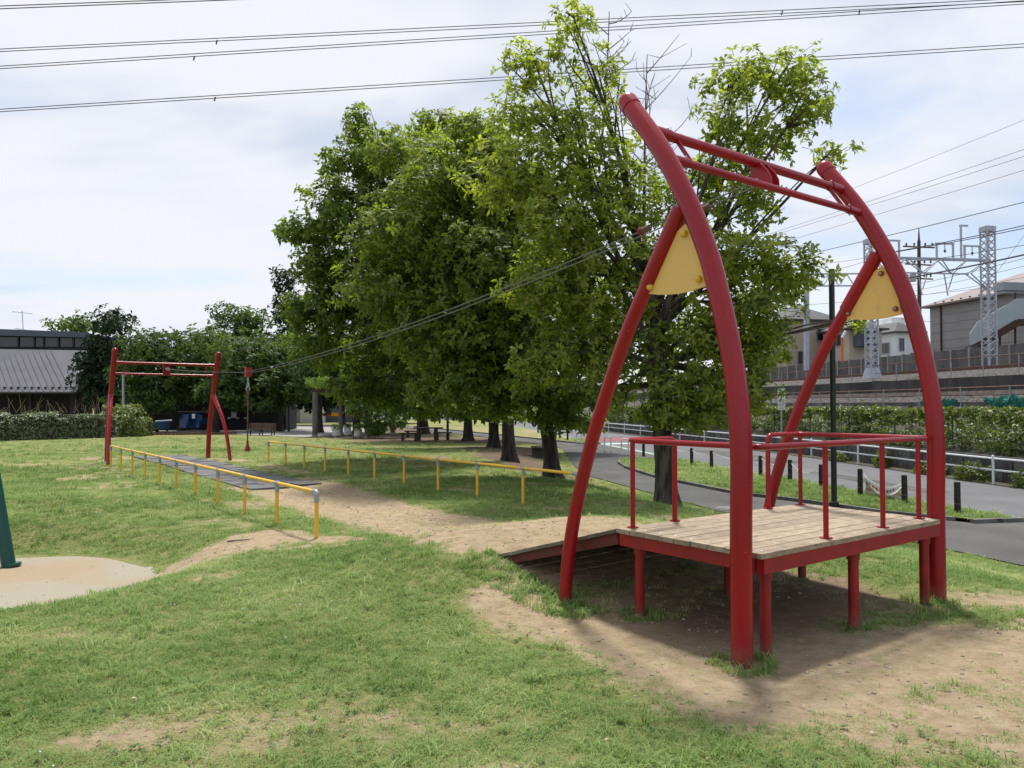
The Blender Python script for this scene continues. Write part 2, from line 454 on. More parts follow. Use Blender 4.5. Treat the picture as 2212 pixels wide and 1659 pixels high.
_tab = rng.random((256, 256))
def vnoise(x, y, sc):
    x = np.asarray(x, float) * sc + 100.3; y = np.asarray(y, float) * sc + 57.7
    xi, yi = np.floor(x).astype(int), np.floor(y).astype(int)
    fx, fy = x - xi, y - yi
    fx, fy = fx * fx * (3 - 2 * fx), fy * fy * (3 - 2 * fy)
    g = lambda i, j: _tab[i % 256, j % 256]
    return (g(xi, yi) * (1 - fx) + g(xi + 1, yi) * fx) * (1 - fy) + (g(xi, yi + 1) * (1 - fx) + g(xi + 1, yi + 1) * fx) * fy
def fnoise(x, y, sc):
    return (vnoise(x, y, sc) + 0.5 * vnoise(x, y, sc * 2.1) + 0.25 * vnoise(x, y, sc * 4.3)) / 1.75
def sst(a, b, x):
    t = np.clip((np.asarray(x, float) - a) / (b - a), 0, 1)
    return t * t * (3 - 2 * t)

PADC, PADR = np.array([-5.75, 8.15]), 1.95
def hgt(x, y):
    x, y = np.asarray(x, float), np.asarray(y, float)
    d = RN[0] * x + RN[1] * y; t = RD[0] * x + RD[1] * y
    p = dl(t)
    right = -0.42 * sst(p - 3.0, p - 0.25, d) - 0.06 * sst(p - 0.05, p + 0.5, d)
    far = -0.30 * sst(24, 40, y)
    z = np.minimum(right, far)
    dx, dy = x - A0[0], y - A0[1]
    s = dx * U[0] + dy * U[1]; v = dx * V[0] + dy * V[1]
    z = z + 0.335 * np.exp(-((s - 3.5) / 1.40) ** 2 - ((v - 1.3) / 2.1) ** 4)
    z = z - 0.07 * np.exp(-((v - 1.45) / 0.9) ** 2) * sst(4.5, 7, s) * (1 - sst(15, 20, s))
    rr = np.hypot(x - PADC[0], y - PADC[1])
    z = z - 0.24 * sst(2.75, 1.75, rr)
    land = 1 - sst(p - 1.2, p - 0.2, d)
    z = z + (0.07 * (fnoise(x, y, 0.35) - 0.5) + 0.035 * (fnoise(x + 40, y, 1.3) - 0.5)) * land * (rr > 1.8)
    z = z + 0.05 * np.exp(-((x + 8.5) / 3.0) ** 2 - ((y - 13.5) / 3.0) ** 2)
    return z
def hz(x, y): return float(hgt(x, y))

def caps(x, y, p0, p1, w0, w1=None, soft=0.35):
    w1 = w0 if w1 is None else w1
    p0, p1 = np.array(p0[:2], float), np.array(p1[:2], float)
    e = p1 - p0
    q = np.clip(((x - p0[0]) * e[0] + (y - p0[1]) * e[1]) / max(e @ e, 1e-6), 0, 1)
    dist = np.hypot(x - p0[0] - q * e[0], y - p0[1] - q * e[1])
    w = w0 + (w1 - w0) * q
    return sst(w + soft, w - soft, dist)
def dirt(x, y):
    x, y = np.asarray(x, float), np.asarray(y, float)
    m = np.zeros_like(x)
    def add(p0, p1, w0, w1=None, soft=0.35, k=1.0):
        np.maximum(m, k * caps(x, y, p0, p1, w0, w1, soft), out=m)
    add((0.0, 6.2), (1.3, 4.85), 0.42, 0.62)
    add((1.3, 4.85), (3.2, 5.2), 0.62, 0.7)
    add((3.2, 5.2), (4.3, 5.5), 0.6, 0.5)
    add((0.95, 4.5), (2.4, 4.2), 0.40, 0.5, 0.5, 0.88)
    add((2.0, 4.1), (4.2, 4.9), 0.45, 0.55, 0.5, 0.78)
    add((2.4, 3.3), (3.6, 3.7), 0.35, 0.4, 0.5, 0.6)
    add(ZL(0.5, 0.4), ZL(0.6, 2.2), 0.65, 0.55, 0.4, 0.95)
    add(ZL(1.2, 0.35), ZL(1.3, 2.2), 0.5, 0.5, 0.5, 0.88)
    add((3.6, 6.6), (4.6, 6.2), 0.35, 0.3, 0.4, 0.7)
    add(ZL(3.1, 1.15), ZL(4.6, 1.2), 1.3, 1.15, 0.3)
    add(ZL(2.9, 1.4), ZL(8, 1.42), 1.0, 0.88, 0.3)
    add(ZL(8, 1.42), ZL(12.8, 1.75), 0.88, 1.1, 0.3)
    add((-3.75, 8.0), (-2.95, 9.6), 0.42, 0.52, 0.25)
    add((-2.95, 9.6), (-2.1, 9.3), 0.40, 0.25, 0.25, 0.95)
    add((-2.7, 8.85), (-0.5, 8.6), 0.12, 0.15, 0.3, 0.65)
    add((-2.2, 3.8), (-1.6, 3.95), 0.2, 0.15, 0.35, 0.7)
    add((0.4, 2.7), (0.6, 2.9), 0.08, 0.1, 0.2, 0.5)
    add((-3.0, 7.3), (-2.75, 7.5), 0.1, 0.1, 0.2, 0.7)
    add(ZL(13, 3.1), ZL(19, 3.1), 0.45, 0.4, 0.5, 0.55)
    add(ZL(20.5, 3.2), ZL(24, -0.1), 0.9, 0.9, 0.8, 0.55)
    add((-11, 20.5), (-14, 22), 0.8, 1.2, 0.7, 0.45)
    add((1.05, 20.2), (-0.1, 25.8), 1.1, 1.3, 0.8, 0.9)
    add((-0.1, 25.8), (-0.8, 34.0), 1.3, 1.6, 0.9, 0.8)
    add((-1.5, 42.5), (-6.0, 43.5), 3.0, 3.0, 1.5)
    add((-6.0, 45.5), (-13, 51), 3.0, 3.5, 1.2)
    add((-14, 56), (-34, 62), 6, 7, 1.5)
    add((4.0, 52.0), (-10.0, 66.0), 6, 8, 2.0, 0.85)
    add((2.0, 13.0), (3.4, 13.3), 0.35, 0.3, 0.5, 0.5)
    add((0.2, 12.3), (2.0, 12.2), 0.2, 0.2, 0.5, 0.45)
    n = 0.6 * fnoise(x, y, 2.3) + 0.4 * fnoise(x + 3, y + 8, 7.0)
    m = np.clip(m + (n - 0.5) * 1.5 * np.clip(m * 6, 0, 1) * np.clip((1 - m) * 6, 0.12, 1), 0, 1)
    m = np.maximum(m, 0.55 * sst(0.62, 0.8, fnoise(x + 13, y - 7, 0.9)))
    return m
def humus_and_shade(x, y):
    x, y = np.asarray(x, float), np.asarray(y, float)
    h = caps(x, y, (1.05, 20), (-0.8, 34), 2.5, 3, 1.5)
    h = np.maximum(h, caps(x, y, (-1.5, 42.5), (-13, 51), 4.5, 6, 2))
    h = np.maximum(h, 0.75 * caps(x, y, ZL(0.7, 0.5), ZL(0.8, 2.2), 0.55, 0.55, 0.5))  # under the deck: shade painted into the soil colour
    h = np.maximum(h, caps(x, y, (4, 52), (-10, 66), 8, 9, 2))
    h = np.maximum(h, caps(x, y, (-14, 56), (-34, 62), 8, 8, 2))
    return h

# ------------------------------------------------------------------ ground
def ground_material():
    m = bpy.data.materials.new('lawn_and_soil')
    m.use_nodes = True
    n, l = m.node_tree.nodes, m.node_tree.links
    b = n['Principled BSDF']; b.inputs['Roughness'].default_value = 0.95; b.inputs['Specular IOR Level'].default_value = 0.15
    g = n.new('ShaderNodeNewGeometry')
    def noise(sc, det=5, rough=0.6):
        t = n.new('ShaderNodeTexNoise'); t.inputs['Scale'].default_value = sc; t.inputs['Detail'].default_value = det
        t.inputs['Roughness'].default_value = rough
        l.new(g.outputs['Position'], t.inputs['Vector']); return t
    def ramp(src, stops):
        r = n.new('ShaderNodeValToRGB')
        while len(r.color_ramp.elements) < len(stops):
            r.color_ramp.elements.new(0.5)
        for e, (p, c) in zip(r.color_ramp.elements, stops):
            e.position = p; e.color = (*c, 1)
        l.new(src, r.inputs[0]); return r
    def mix(f, a, bb):
        x = n.new('ShaderNodeMixRGB'); l.new(f, x.inputs[0]); l.new(a, x.inputs[1]); l.new(bb, x.inputs[2]); return x.outputs[0]
    grass = mix(noise(0.45, 4).outputs['Fac'], ramp(noise(9, 6).outputs['Fac'], [(0.3, (0.13, 0.150, 0.045)), (0.7, (0.23, 0.245, 0.085))]).outputs[0],
                ramp(noise(14, 6).outputs['Fac'], [(0.3, (0.17, 0.18, 0.06)), (0.7, (0.30, 0.28, 0.13))]).outputs[0])
    soil = ramp(noise(6.0, 12, 0.78).outputs['Fac'], [(0.28, (0.23, 0.165, 0.100)), (0.5, (0.365, 0.28, 0.18)), (0.74, (0.48, 0.39, 0.27))]).outputs[0]
    dark = ramp(noise(5, 8, 0.7).outputs['Fac'], [(0.3, (0.105, 0.073, 0.052)), (0.7, (0.185, 0.135, 0.098))]).outputs[0]
    ah = n.new('ShaderNodeAttribute'); ah.attribute_name = 'humus_and_shade'
    ad = n.new('ShaderNodeAttribute'); ad.attribute_name = 'dirt'
    soil2 = mix(ah.outputs['Fac'], soil, dark)
    nz = noise(7, 7, 0.7)
    ad2 = n.new('ShaderNodeMath'); ad2.operation = 'MULTIPLY_ADD'; ad2.inputs[1].default_value = 0.9; 
    l.new(nz.outputs['Fac'], ad2.inputs[0]); 
    sub = n.new('ShaderNodeMath'); sub.operation = 'SUBTRACT'; sub.inputs[1].default_value = 0.45
    l.new(ad.outputs['Fac'], sub.inputs[0]); l.new(sub.outputs[0], ad2.inputs[2])
    fr = ramp(ad2.outputs[0], [(0.34, (0, 0, 0)), (0.62, (1, 1, 1))])
    l.new(mix(fr.outputs[0], grass, soil2), b.inputs['Base Color'])
    hb = noise(30, 9, 0.75)
    bp = n.new('ShaderNodeBump'); bp.inputs['Strength'].default_value = 0.9; bp.inputs['Distance'].default_value = 0.03
    hb2 = noise(5.5, 5, 0.6)
    hm = n.new('ShaderNodeMath'); hm.operation = 'MULTIPLY_ADD'; hm.inputs[1].default_value = 2.6
    l.new(hb2.outputs['Fac'], hm.inputs[0]); l.new(hb.outputs['Fac'], hm.inputs[2])
    l.new(hm.outputs[0], bp.inputs['Height']); l.new(bp.outputs[0], b.inputs['Normal'])
    return m
M['ground'] = ground_material()

def add_attr(me, name, arr):
    a = me.attributes.new(name, 'FLOAT', 'POINT')
    a.data.foreach_set('value', np.asarray(arr, np.float32).ravel())

def grid_mesh(name, xs, ys, fz):
    X, Y = np.meshgrid(xs, ys)
    Zv = fz(X, Y)
    co = np.stack([X, Y, Zv], -1).reshape(-1, 3).astype(np.float32)
    nx, ny = len(xs), len(ys)
    i = np.arange((nx - 1) * (ny - 1)); r, c = i // (nx - 1), i % (nx - 1)
    a = r * nx + c
    q = np.stack([a, a + 1, a + nx + 1, a + nx], 1).astype(np.int32)
    me = bpy.data.meshes.new(name)
    me.vertices.add(len(co)); me.vertices.foreach_set('co', co.ravel())
    me.loops.add(q.size); me.loops.foreach_set('vertex_index', q.ravel())
    me.polygons.add(len(q)); me.polygons.foreach_set('loop_start', np.arange(0, q.size, 4, dtype=np.int32))
    me.polygons.foreach_set('use_smooth', np.ones(len(q), bool))
    me.update(calc_edges=True)
    return me, X, Y

xs = np.concatenate([[-1800, -600, -200, -90, -60], np.arange(-45, -12, 0.8), np.arange(-12, 9, 0.11), np.arange(9, 14, 0.5), np.arange(14, 60, 4), [80, 200, 600, 1800]])
ys = np.concatenate([[-60, -20, -8, -3], np.arange(0, 14, 0.10), np.arange(14, 30, 0.25), np.arange(30, 75, 1.0), [80, 90, 120, 200, 400, 900, 2000]])
me, X, Y = grid_mesh('lawn', xs, ys, hgt)
add_attr(me, 'dirt', dirt(X.ravel(), Y.ravel()))
add_attr(me, 'humus_and_shade', humus_and_shade(X.ravel(), Y.ravel()))
put('lawn', me, M['ground'], kind='structure')

def strip(name, ts, left, right, z, m, nd=2, kind='structure', parent=None):
    b = MB(); ts = np.asarray(ts, float)
    vs, fs = [], []
    for t in ts:
        a, c = left(t), right(t)
        for k in range(nd):
            q = a + (c - a) * k / (nd - 1)
            vs.append(RW(q, t, z(t) if callable(z) else z))
    for i in range(len(ts) - 1):
        for k in range(nd - 1):
            p = i * nd + k
            fs.append((p, p + 1, p + nd + 1, p + nd))
    b.add(vs, fs)
    return b.build(name, m, parent, smooth=False, kind=None if parent else kind)

tt = np.concatenate([np.arange(-8, 40, 0.5), np.arange(40, 131, 3)])
strip('road', tt, el, lambda t: 16.2 + off(t), ROADZ, M['asphalt'])
tp = np.sort(np.concatenate([np.arange(-8, 75.1, 0.5), [11.735, 11.745, 27.40, 27.41, 39.18, 39.19]]))
strip('footpath', tp, lambda t: dl(t), lambda t: min(dr(t), el(t) + 0.01), -0.402, M['path'])
strip('edge_line_green', tt, lambda t: el(t) + 0.02, lambda t: el(t) + 0.30, ROADZ + 0.004, M['roadgreen'])
strip('edge_line_white', tt, lambda t: el(t) + 0.0, lambda t: el(t) + 0.10, ROADZ + 0.008, M['roadwhite'])
strip('red_road_patch', np.arange(42, 47.1, 1.0), lambda t: el(t) + 0.35, lambda t: 15.9 + off(t), ROADZ + 0.004, M['roadred'])
strip('white_road_bar', np.arange(39, 40.01, 0.5), lambda t: el(t) + 0.4, lambda t: 14.0 + off(t), ROADZ + 0.004, M['roadwhite'])
for a_, b_, p_, q_, nm_ in ((16.0, 21.5, 12.9, 13.6, 'path'), (25, 33, 13.5, 14.9, 'path'), (11.2, 14.6, 14.3, 15.3, 'path')):
    strip('road_patch', np.arange(a_, b_ + 0.01, 0.5), lambda t, p_=p_: p_ + off(t) * 0.6, lambda t, q_=q_: q_ + off(t) * 0.6, ROADZ + 0.004, M[nm_])
# grass verges between footpath and road, each with its kerb stones
def verge(name, t0, t1, step, ztop):
    ts = np.arange(t0, t1 + 1e-6, step)
    o = strip(name, ts, lambda t: dr(t) + 0.10, lambda t: max(el(t) - 0.1, dr(t) + 0.12), ztop, M['ground'], 6)
    P_ = np.array([v.co for v in o.data.vertices])
    add_attr(o.data, 'dirt', np.clip(dirt(P_[:, 0], P_[:, 1]) * 0.5, 0, 1)); add_attr(o.data, 'humus_and_shade', np.zeros(len(P_)))
    kb = MB().box(-0.29, 0.29, -0.05, 0.05, -0.2, 0).mesh('kerb_stone', smooth=False)
    t = t0 - 0.02
    while t < t1 - 0.3:
        p, q = RW(dr(t) + 0.05, t, ztop + 0.012), RW(dr(min(t + 0.6, t1)) + 0.05, min(t + 0.6, t1), ztop + 0.012)
        mm = (p + q) / 2
        put('kerb_stone', kb, M['concdark'], o, tuple(mm), (0, 0, math.atan2(q[1] - p[1], q[0] - p[0])))
        t += 0.6 * min(1, 0.6 / max(np.linalg.norm(q - p), 0.3))
    for te in (t0 - 0.04, t1 + 0.04):
        a_, b_ = dr(min(max(te, t0 + 0.01), t1 - 0.01)) + 0.05, el(te) - 0.05
        nn_ = max(1, math.ceil((b_ - a_) / 0.58))
        for k in range(nn_):
            put('kerb_stone', kb, M['conc'], o, tuple(RW(a_ + (b_ - a_) * (k + 0.5) / nn_, te, ztop + 0.012)), (0, 0, math.atan2(RN[1], RN[0])))
    return o
verge('grass_verge', 11.75, 27.4, 0.35, -0.345)
verge('grass_verge', 39.2, 74, 1.2, -0.345)
MANH = thing('manhole_cover', 'round iron manhole cover set in the footpath beside the tree', 'manhole', tuple(gz(1585, 1098, -0.398)))
MB().lathe([(0.36, -0.02), (0.36, 0.0), (0.33, 0.006), (0.1, 0.006)], gz(1585, 1098, -0.398), 20).build('cover_plate', M['concdark'], MANH)

# ------------------------------------------------------------------ zip line
def smooth_path(pts, n=6):
    P = np.array(pts, float)
    Q = np.vstack([2 * P[0] - P[1], P, 2 * P[-1] - P[-2]])
    out = []
    for i in range(1, len(Q) - 2):
        for k in range(n):
            t = k / n
            a, b, c, d = Q[i - 1], Q[i], Q[i + 1], Q[i + 2]
            out.append(0.5 * (2 * b + (c - a) * t + (2 * a - 5 * b + 4 * c - d) * t * t + (3 * b - a - 3 * c + d) * t ** 3))
    out.append(P[-1])
    return np.array(out)
def fillet(pts, r, n=6):
    P = [np.array(p, float) for p in pts]
    out = [P[0]]
    for i in range(1, len(P) - 1):
        a, b = nrm(P[i - 1] - P[i]), nrm(P[i + 1] - P[i])
        p, q = P[i] + a * r, P[i] + b * r
        for k in range(n + 1):
            t = k / n
            out.append((1 - t) ** 2 * p + 2 * t * (1 - t) * P[i] + t * t * q)
    out.append(P[-1])
    return out
def along(path, z):
    Zs = path[:, 2]
    return np.array([np.interp(z, Zs, path[:, k]) for k in range(3)])

def arch(name, label, s0, vs_, sg, post, strut, beams, splay):
    """sg: +1 leans along the line, -1 leans back"""
    mid = ZL(s0, (vs_[0] + vs_[1]) / 2); mid[2] = 0
    T = thing(name, label, 'zip line frame', mid)
    paths = []
    for k, vv in enumerate(vs_):
        out = -1 if k == 0 else 1
        P = smooth_path([ZL(s0 + sg * a, vv, z) for a, z in post])
        paths.append(P)
        d = nrm(P[-1] - P[-2])
        po = MB().tube(P, 0.07, 24).build('post', M['red'], T)
        cap = np.array([P[-1] - d * 0.07] + [P[-1] - d * 0.068, P[-1]] + [P[-1] + d * 0.072 * math.sin(a) for a in np.linspace(0.15, 1.5, 7)])
        cr = [0.070, 0.0755, 0.0755] + [0.0745 * math.cos(a) for a in np.linspace(0.15, 1.5, 7)]
        MB().tube(cap, cr, 24).build('post_cap', M['red'], T)
        S = smooth_path([ZL(s0 + sg * a, vv + out * splay * (a - strut[0][0]) / (strut[-1][0] - strut[0][0]), z) for a, z in strut])
        st = MB().tube(S, 0.053, 20).build('strut', M['red'], T)
        L = np.cumsum(np.r_[0, np.linalg.norm(np.diff(S, axis=0), axis=1)])
        k2 = int(np.searchsorted(L, 0.55))
        MB().tube(S[:k2 + 1], 0.062, 20).build('sleeve', M['red'], st)
    zt, zb, rt, rb = beams
    PA, PB = paths
    at_, ab_ = (along(PA, zt), along(PB, zt)), (along(PA, zb), along(PB, zb))
    for nm, (p, q), r in (('top_beam', at_, rt), ('lower_beam', ab_, rb)):
        bm = MB().tube([p, q], r, 18).build(nm, M['red'], T)
        e = nrm(q - p)
        for x, sgn in ((p, 1), (q, -1)):
            MB().tube([x + e * sgn * 0.05, x + e * sgn * 0.24], r + 0.007, 18).build('collar', M['red'], bm)
            c = x + e * sgn * 0.22
            MB().ball(c + Z3 * (r + 0.012), 0.011, 8, 5).build('bolt', M['galv'], bm); MB().ball(c - Z3 * (r + 0.012), 0.011, 8, 5).build('bolt', M['galv'], bm)
    e = nrm(at_[1] - at_[0]); Lb = np.linalg.norm(at_[1] - at_[0])
    for w in (0.3, Lb - 0.3):
        MB().bar(at_[0] + e * w, ab_[0] + e * w, 0.03, 0.012, e).build('brace', M['red'], T)
    return T, paths, at_, ab_, e, Lb

near_post = [(0, -0.2), (0, 0), (0, 0.8), (-0.005, 1.4), (0.05, 1.92), (0.19, 2.5), (0.31, 2.83), (0.46, 3.14), (0.67, 3.5), (0.98, 3.92)]
near_strut = [(0.47, 3.02), (0.74, 2.6), (0.98, 2.22), (1.18, 1.82), (1.38, 1.38), (1.56, 0.86), (1.67, 0.41), (1.71, 0.02), (1.72, -0.2)]
T1, PATHS, AT, AB, EB, LB = arch('zip_line_start_frame', 'large red curved pipe frame with yellow panels standing over the wooden platform', 0, (0, 2.665), 1, near_post, near_strut, (3.66, 3.41, 0.038, 0.029), 0.0)
# yellow gusset panels
for k, vv in enumerate((0, 2.665)):
    lo = [(0.80, 2.46), (0.70, 2.440), (0.6, 2.428), (0.5, 2.424), (0.4, 2.428), (0.26, 2.448)]
    poly = [ZL(a, vv - 0.008, z) for a, z in lo] + [ZL(0.30, vv - 0.008, 2.62), ZL(0.37, vv - 0.008, 2.80), ZL(0.43, vv - 0.008, 2.90), ZL(0.50, vv - 0.008, 2.86), ZL(0.62, vv - 0.008, 2.72)]
    pn = MB().prism(poly, V * 0.016).build('panel', M['yellow_panel'], T1, smooth=False)
    for a, z in ((0.75, 2.50), (0.31, 2.50), (0.435, 2.83)):
        outer = -1 if k == 0 else 1
        p = ZL(a, vv + outer * 0.02, z)
        MB().ball(p, 0.026, 12, 7).build('knob', M['yellow'], pn)
        q = ZL(a, vv - outer * 0.018, z)
        MB().tube([q - V * 0.006, q + V * 0.006], 0.024, 14).build('tab', M['red'], pn)
        MB().ball(q - outer * V * 0.012, 0.014, 8, 5).build('bolt', M['galv'], pn)
# cable plates between the beams
dwn = nrm(AB[0] - AT[0]); fw = nrm(np.cross(EB, dwn))
if fw @ U < 0: fw = -fw
for w in (LB / 2 - 0.05, LB / 2 + 0.05):
    o = AT[0] + EB * w
    pts = [o + fw * f_ + dwn * h_ for f_, h_ in ((0.0, -0.03), (-0.035, 0.04), (-0.05, 0.14), (-0.04, 0.22), (-0.01, 0.27), (0.035, 0.25), (0.12, 0.17), (0.125, 0.12), (0.045, -0.01))]
    pl = MB().prism(pts, EB * 0.012).build('cable_plate', M['red'], T1, smooth=False)
    c = o + fw * 0.07 + dwn * 0.14
    MB().tube([c - EB * 0.01, c + EB * 0.024], 0.02, 10).build('bolt', M['galv'], pl)

far_post = [(0, -0.2), (0, 0), (0.04, 0.6), (0.18, 1.2), (0.40, 1.86), (0.70, 2.6), (0.95, 3.2)]
far_strut = [(0.42, 2.0), (0.62, 1.75), (1.0, 1.3), (1.30, 0.7), (1.48, 0.1), (1.52, -0.2)]
T2, FP, FT, FB, FE, FL_ = arch('zip_line_end_frame', 'smaller red pipe frame far across the lawn at the end of the yellow rails', 21.95, (-0.02, 2.82), -1, far_post, far_strut, (2.86, 2.55, 0.038, 0.029), 0.22)
pc = (FT[0] + FB[0]) / 2 + FE * (FL_ * 0.5)
MB().obox(pc, FE * 0.10, U * 0.02, Z3 * 0.17).build('cable_plate', M['red'], T2, smooth=False)
MB().tube([pc - U * 0.02, pc - U * 0.24], 0.045, 12).build('cable_anchor', M['galv'], T2)

# twin cables
c0 = (AT[0] + EB * LB / 2) + dwn * 0.14 + fw * 0.07
c1 = pc - U * 0.2
TS, TZ = 13.75, 2.36
for k, sd in enumerate((-1, 1)):
    a, b = c0 + V * 0.05 * sd, c1 + V * 0.05 * sd
    m_ = ZL(TS, 1.36 + 0.10 * sd, TZ)
    P = [a + (m_ - a) * q - Z3 * 0.20 * 4 * q * (1 - q) for q in np.linspace(0, 1, 22)] + [m_ + (b - m_) * q - Z3 * 0.03 * 4 * q * (1 - q) for q in np.linspace(0, 1, 8)[1:]]
    MB().tube(P, 0.006, 6).build('zip_line_cable', M['cable'], label=('steel zip line cable nearer the lawn side, upper left of the pair' if k == 0 else 'steel zip line cable nearer the trees, right one of the pair'), cat='cable')
    s = 0.10 if k == 0 else 0.055
    q = P[0] + (P[-9] - P[0]) * s; i = max(1, int(s * 22)); q = np.array(P[i]); d = nrm(np.array(P[i + 1]) - q)
    st = thing('cable_stop', ('small reddish stop block clamped on the left zip cable' if k == 0 else 'small reddish stop block clamped on the right zip cable'), 'cable stop', q)
    MB().tube([q - d * 0.05, q + d * 0.05], 0.032, 10).build('sleeve', M['rust'], st)
    MB().tube([q + d * 0.05, q + d * 0.07], 0.04, 10).build('washer', M['red_old'], st)
tq = ZL(TS, 1.36, TZ)
TR = thing('zip_line_trolley', 'red trolley with hanging seat rope parked on the zip cable', 'zip line seat', tq - Z3 * 1.75)
MB().obox(tq, V * 0.064, U * 0.055, Z3 * 0.085).obox(tq + Z3 * 0.09, V * 0.055, U * 0.045, Z3 * 0.02).build('trolley_housing', M['red_old'], TR, smooth=False)
rp = [tq - Z3 * q for q in (0.09, 0.2)]
ring = [tq - Z3 * 0.27 + 0.055 * (math.cos(a) * U + math.sin(a) * Z3) for a in np.linspace(0, 2 * math.pi, 15)]
MB().tube(rp, 0.018, 8).tube(ring, 0.016, 8).tube([tq - Z3 * 0.36 + 0.04 * (math.cos(a) * V + math.sin(a) * Z3) for a in np.linspace(0, 2 * math.pi, 15)], 0.014, 8).build('shackle', M['galv'], TR)
MB().tube([tq - Z3 * q for q in (0.37, 0.6, 1.0, 1.5)], [0.02, 0.016, 0.016, 0.016], 8).tube([tq - Z3 * 0.38, tq - Z3 * 0.5], 0.03, 8).build('rope', M['rust'], TR)
MB().lathe([(0.02, 0.0), (0.032, -0.02), (0.02, -0.05), (0.03, -0.09), (0.05, -0.16), (0.062, -0.2), (0.062, -0.22), (0.03, -0.235)], tq - Z3 * 1.48, 14).build('seat_knob', M['red_old'], TR)

# ------------------------------------------------------------------ platform
DH, DV0, DV1, DS0, DS1 = 0.70, 0.10, 2.585, -0.085, 1.225
PF = thing('launch_platform', 'low wooden deck on red legs with red pipe handrail and ramp', 'platform', ZL(0.57, 1.34))
nb = 9; bw = (DS1 - DS0) / nb
for i in range(nb):
    a, b = DS0 + i * bw + 0.004, DS0 + (i + 1) * bw - 0.004
    j0, j1 = random.uniform(-0.006, 0.004), random.uniform(-0.004, 0.005)
    r = 0.03
    if i == 0:
        poly = [(a + r, DV0), (a + 0.01, DV0 + 0.008), (a, DV0 + r), (a, DV1 - r), (a + 0.01, DV1 - 0.008), (a + r, DV1), (b, DV1), (b, DV0)]
    else:
        poly = [(a, DV0 + j0), (a, DV1 + j1), (b, DV1 + j1), (b, DV0 + j0)]
    bd = MB().prism([ZL(s, v, DH - 0.034 + random.uniform(-0.001, 0.001)) for s, v in poly], Z3 * 0.034)
    pk = bd.build('plank', M['deck'], PF, smooth=False)
    for v in (0.2, 1.34, 2.48):
        MB().tube([ZL((a + b) / 2, v, DH), ZL((a + b) / 2, v, DH + 0.002)], 0.011, 8).build('screw', M['paper'], pk)
bz0, bz1 = DH - 0.034 - 0.098, DH - 0.035
for nm, p, q in (('edge_beam', (DS0 + 0.035, DV0 + 0.03), (DS0 + 0.035, DV1 - 0.03)), ('edge_beam', (DS1 - 0.04, DV0 + 0.03), (DS1 - 0.04, DV1 - 0.03)), ('edge_beam', (DS0 + 0.075, DV0 + 0.06), (DS1 - 0.07, DV0 + 0.06)), ('edge_beam', (DS0 + 0.075, DV1 - 0.06), (DS1 - 0.07, DV1 - 0.06)), ('joist', (DS0 + 0.075, 1.34), (DS1 - 0.07, 1.34))):
    MB().bar(ZL(*p, (bz0 + bz1) / 2), ZL(*q, (bz0 + bz1) / 2), 0.06, bz1 - bz0).build(nm, M['red_old'], PF, smooth=False)
for s in (0.0, 1.12):
    for v in (0.25, 1.34, 2.44):
        g = ZL(s, v); z0 = hz(g[0], g[1])
        lg = MB().tube([ZL(s, v, z0 - 0.15), ZL(s, v, bz0)], 0.038, 18).build('leg', M['red_old'], PF)
        MB().tube([ZL(s, v, bz0 - 0.06), ZL(s, v, bz0 - 0.002)], 0.047, 18).build('leg_collar', M['red_old'], lg)
HZ = 1.375
hr = [ZL(1.19, 0.74, DH), ZL(1.19, 0.74, HZ), ZL(1.19, 0.20, HZ), ZL(-0.02, 0.20, HZ), ZL(-0.02, 2.50, HZ), ZL(1.19, 2.50, HZ), ZL(1.19, 2.02, HZ), ZL(1.19, 2.02, DH)]
MB().tube(fillet(hr, 0.07), 0.0215, 14).build('handrail', M['red'], PF)
for s, v in ((1.16, 0.22), (0.0, 0.98), (0.0, 1.78), (0.06, 2.49), (1.16, 2.49)):
    ps = MB().tube([ZL(s, v, DH), ZL(s, v, HZ)], 0.019, 12).build('rail_post', M['red'], PF)
    MB().tube([ZL(s, v, DH), ZL(s, v, DH + 0.008)], 0.045, 16).build('foot_plate', M['red'], ps)
for v in (0.74, 2.02):
    MB().tube([ZL(1.19, v, DH), ZL(1.19, v, DH + 0.008)], 0.045, 16).build('foot_plate', M['red'], PF)
# ramp down to the mound
RS, RZ = 2.78, 0.262
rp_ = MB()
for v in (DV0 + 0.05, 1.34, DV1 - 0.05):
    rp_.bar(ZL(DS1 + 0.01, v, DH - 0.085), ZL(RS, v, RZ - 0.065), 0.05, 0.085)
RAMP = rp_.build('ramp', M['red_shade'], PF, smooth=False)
nr = 15
sl = nrm(np.array([RS - DS1, 0, RZ - DH]))
for i in range(nr):
    a, b = i / nr, (i + 1) / nr
    s0_, s1_ = DS1 + 0.012 + (RS - DS1) * a, DS1 + 0.012 + (RS - DS1) * b - 0.0015
    z0_, z1_ = DH - 0.012 + (RZ - DH) * a, DH - 0.012 + (RZ - DH) * b
    c = ZL((s0_ + s1_) / 2, (DV0 + DV1) / 2, (z0_ + z1_) / 2 - 0.012 + random.uniform(-0.002, 0.002))
    ex = (ZL(s1_, 0, z1_) - ZL(s0_, 0, z0_)) / 2
    MB().obox(c, ex, V * (DV1 - DV0) / 2, nrm(np.cross(V, ex)) * 0.014).build('plank', M['deck_edge'], RAMP, smooth=False)

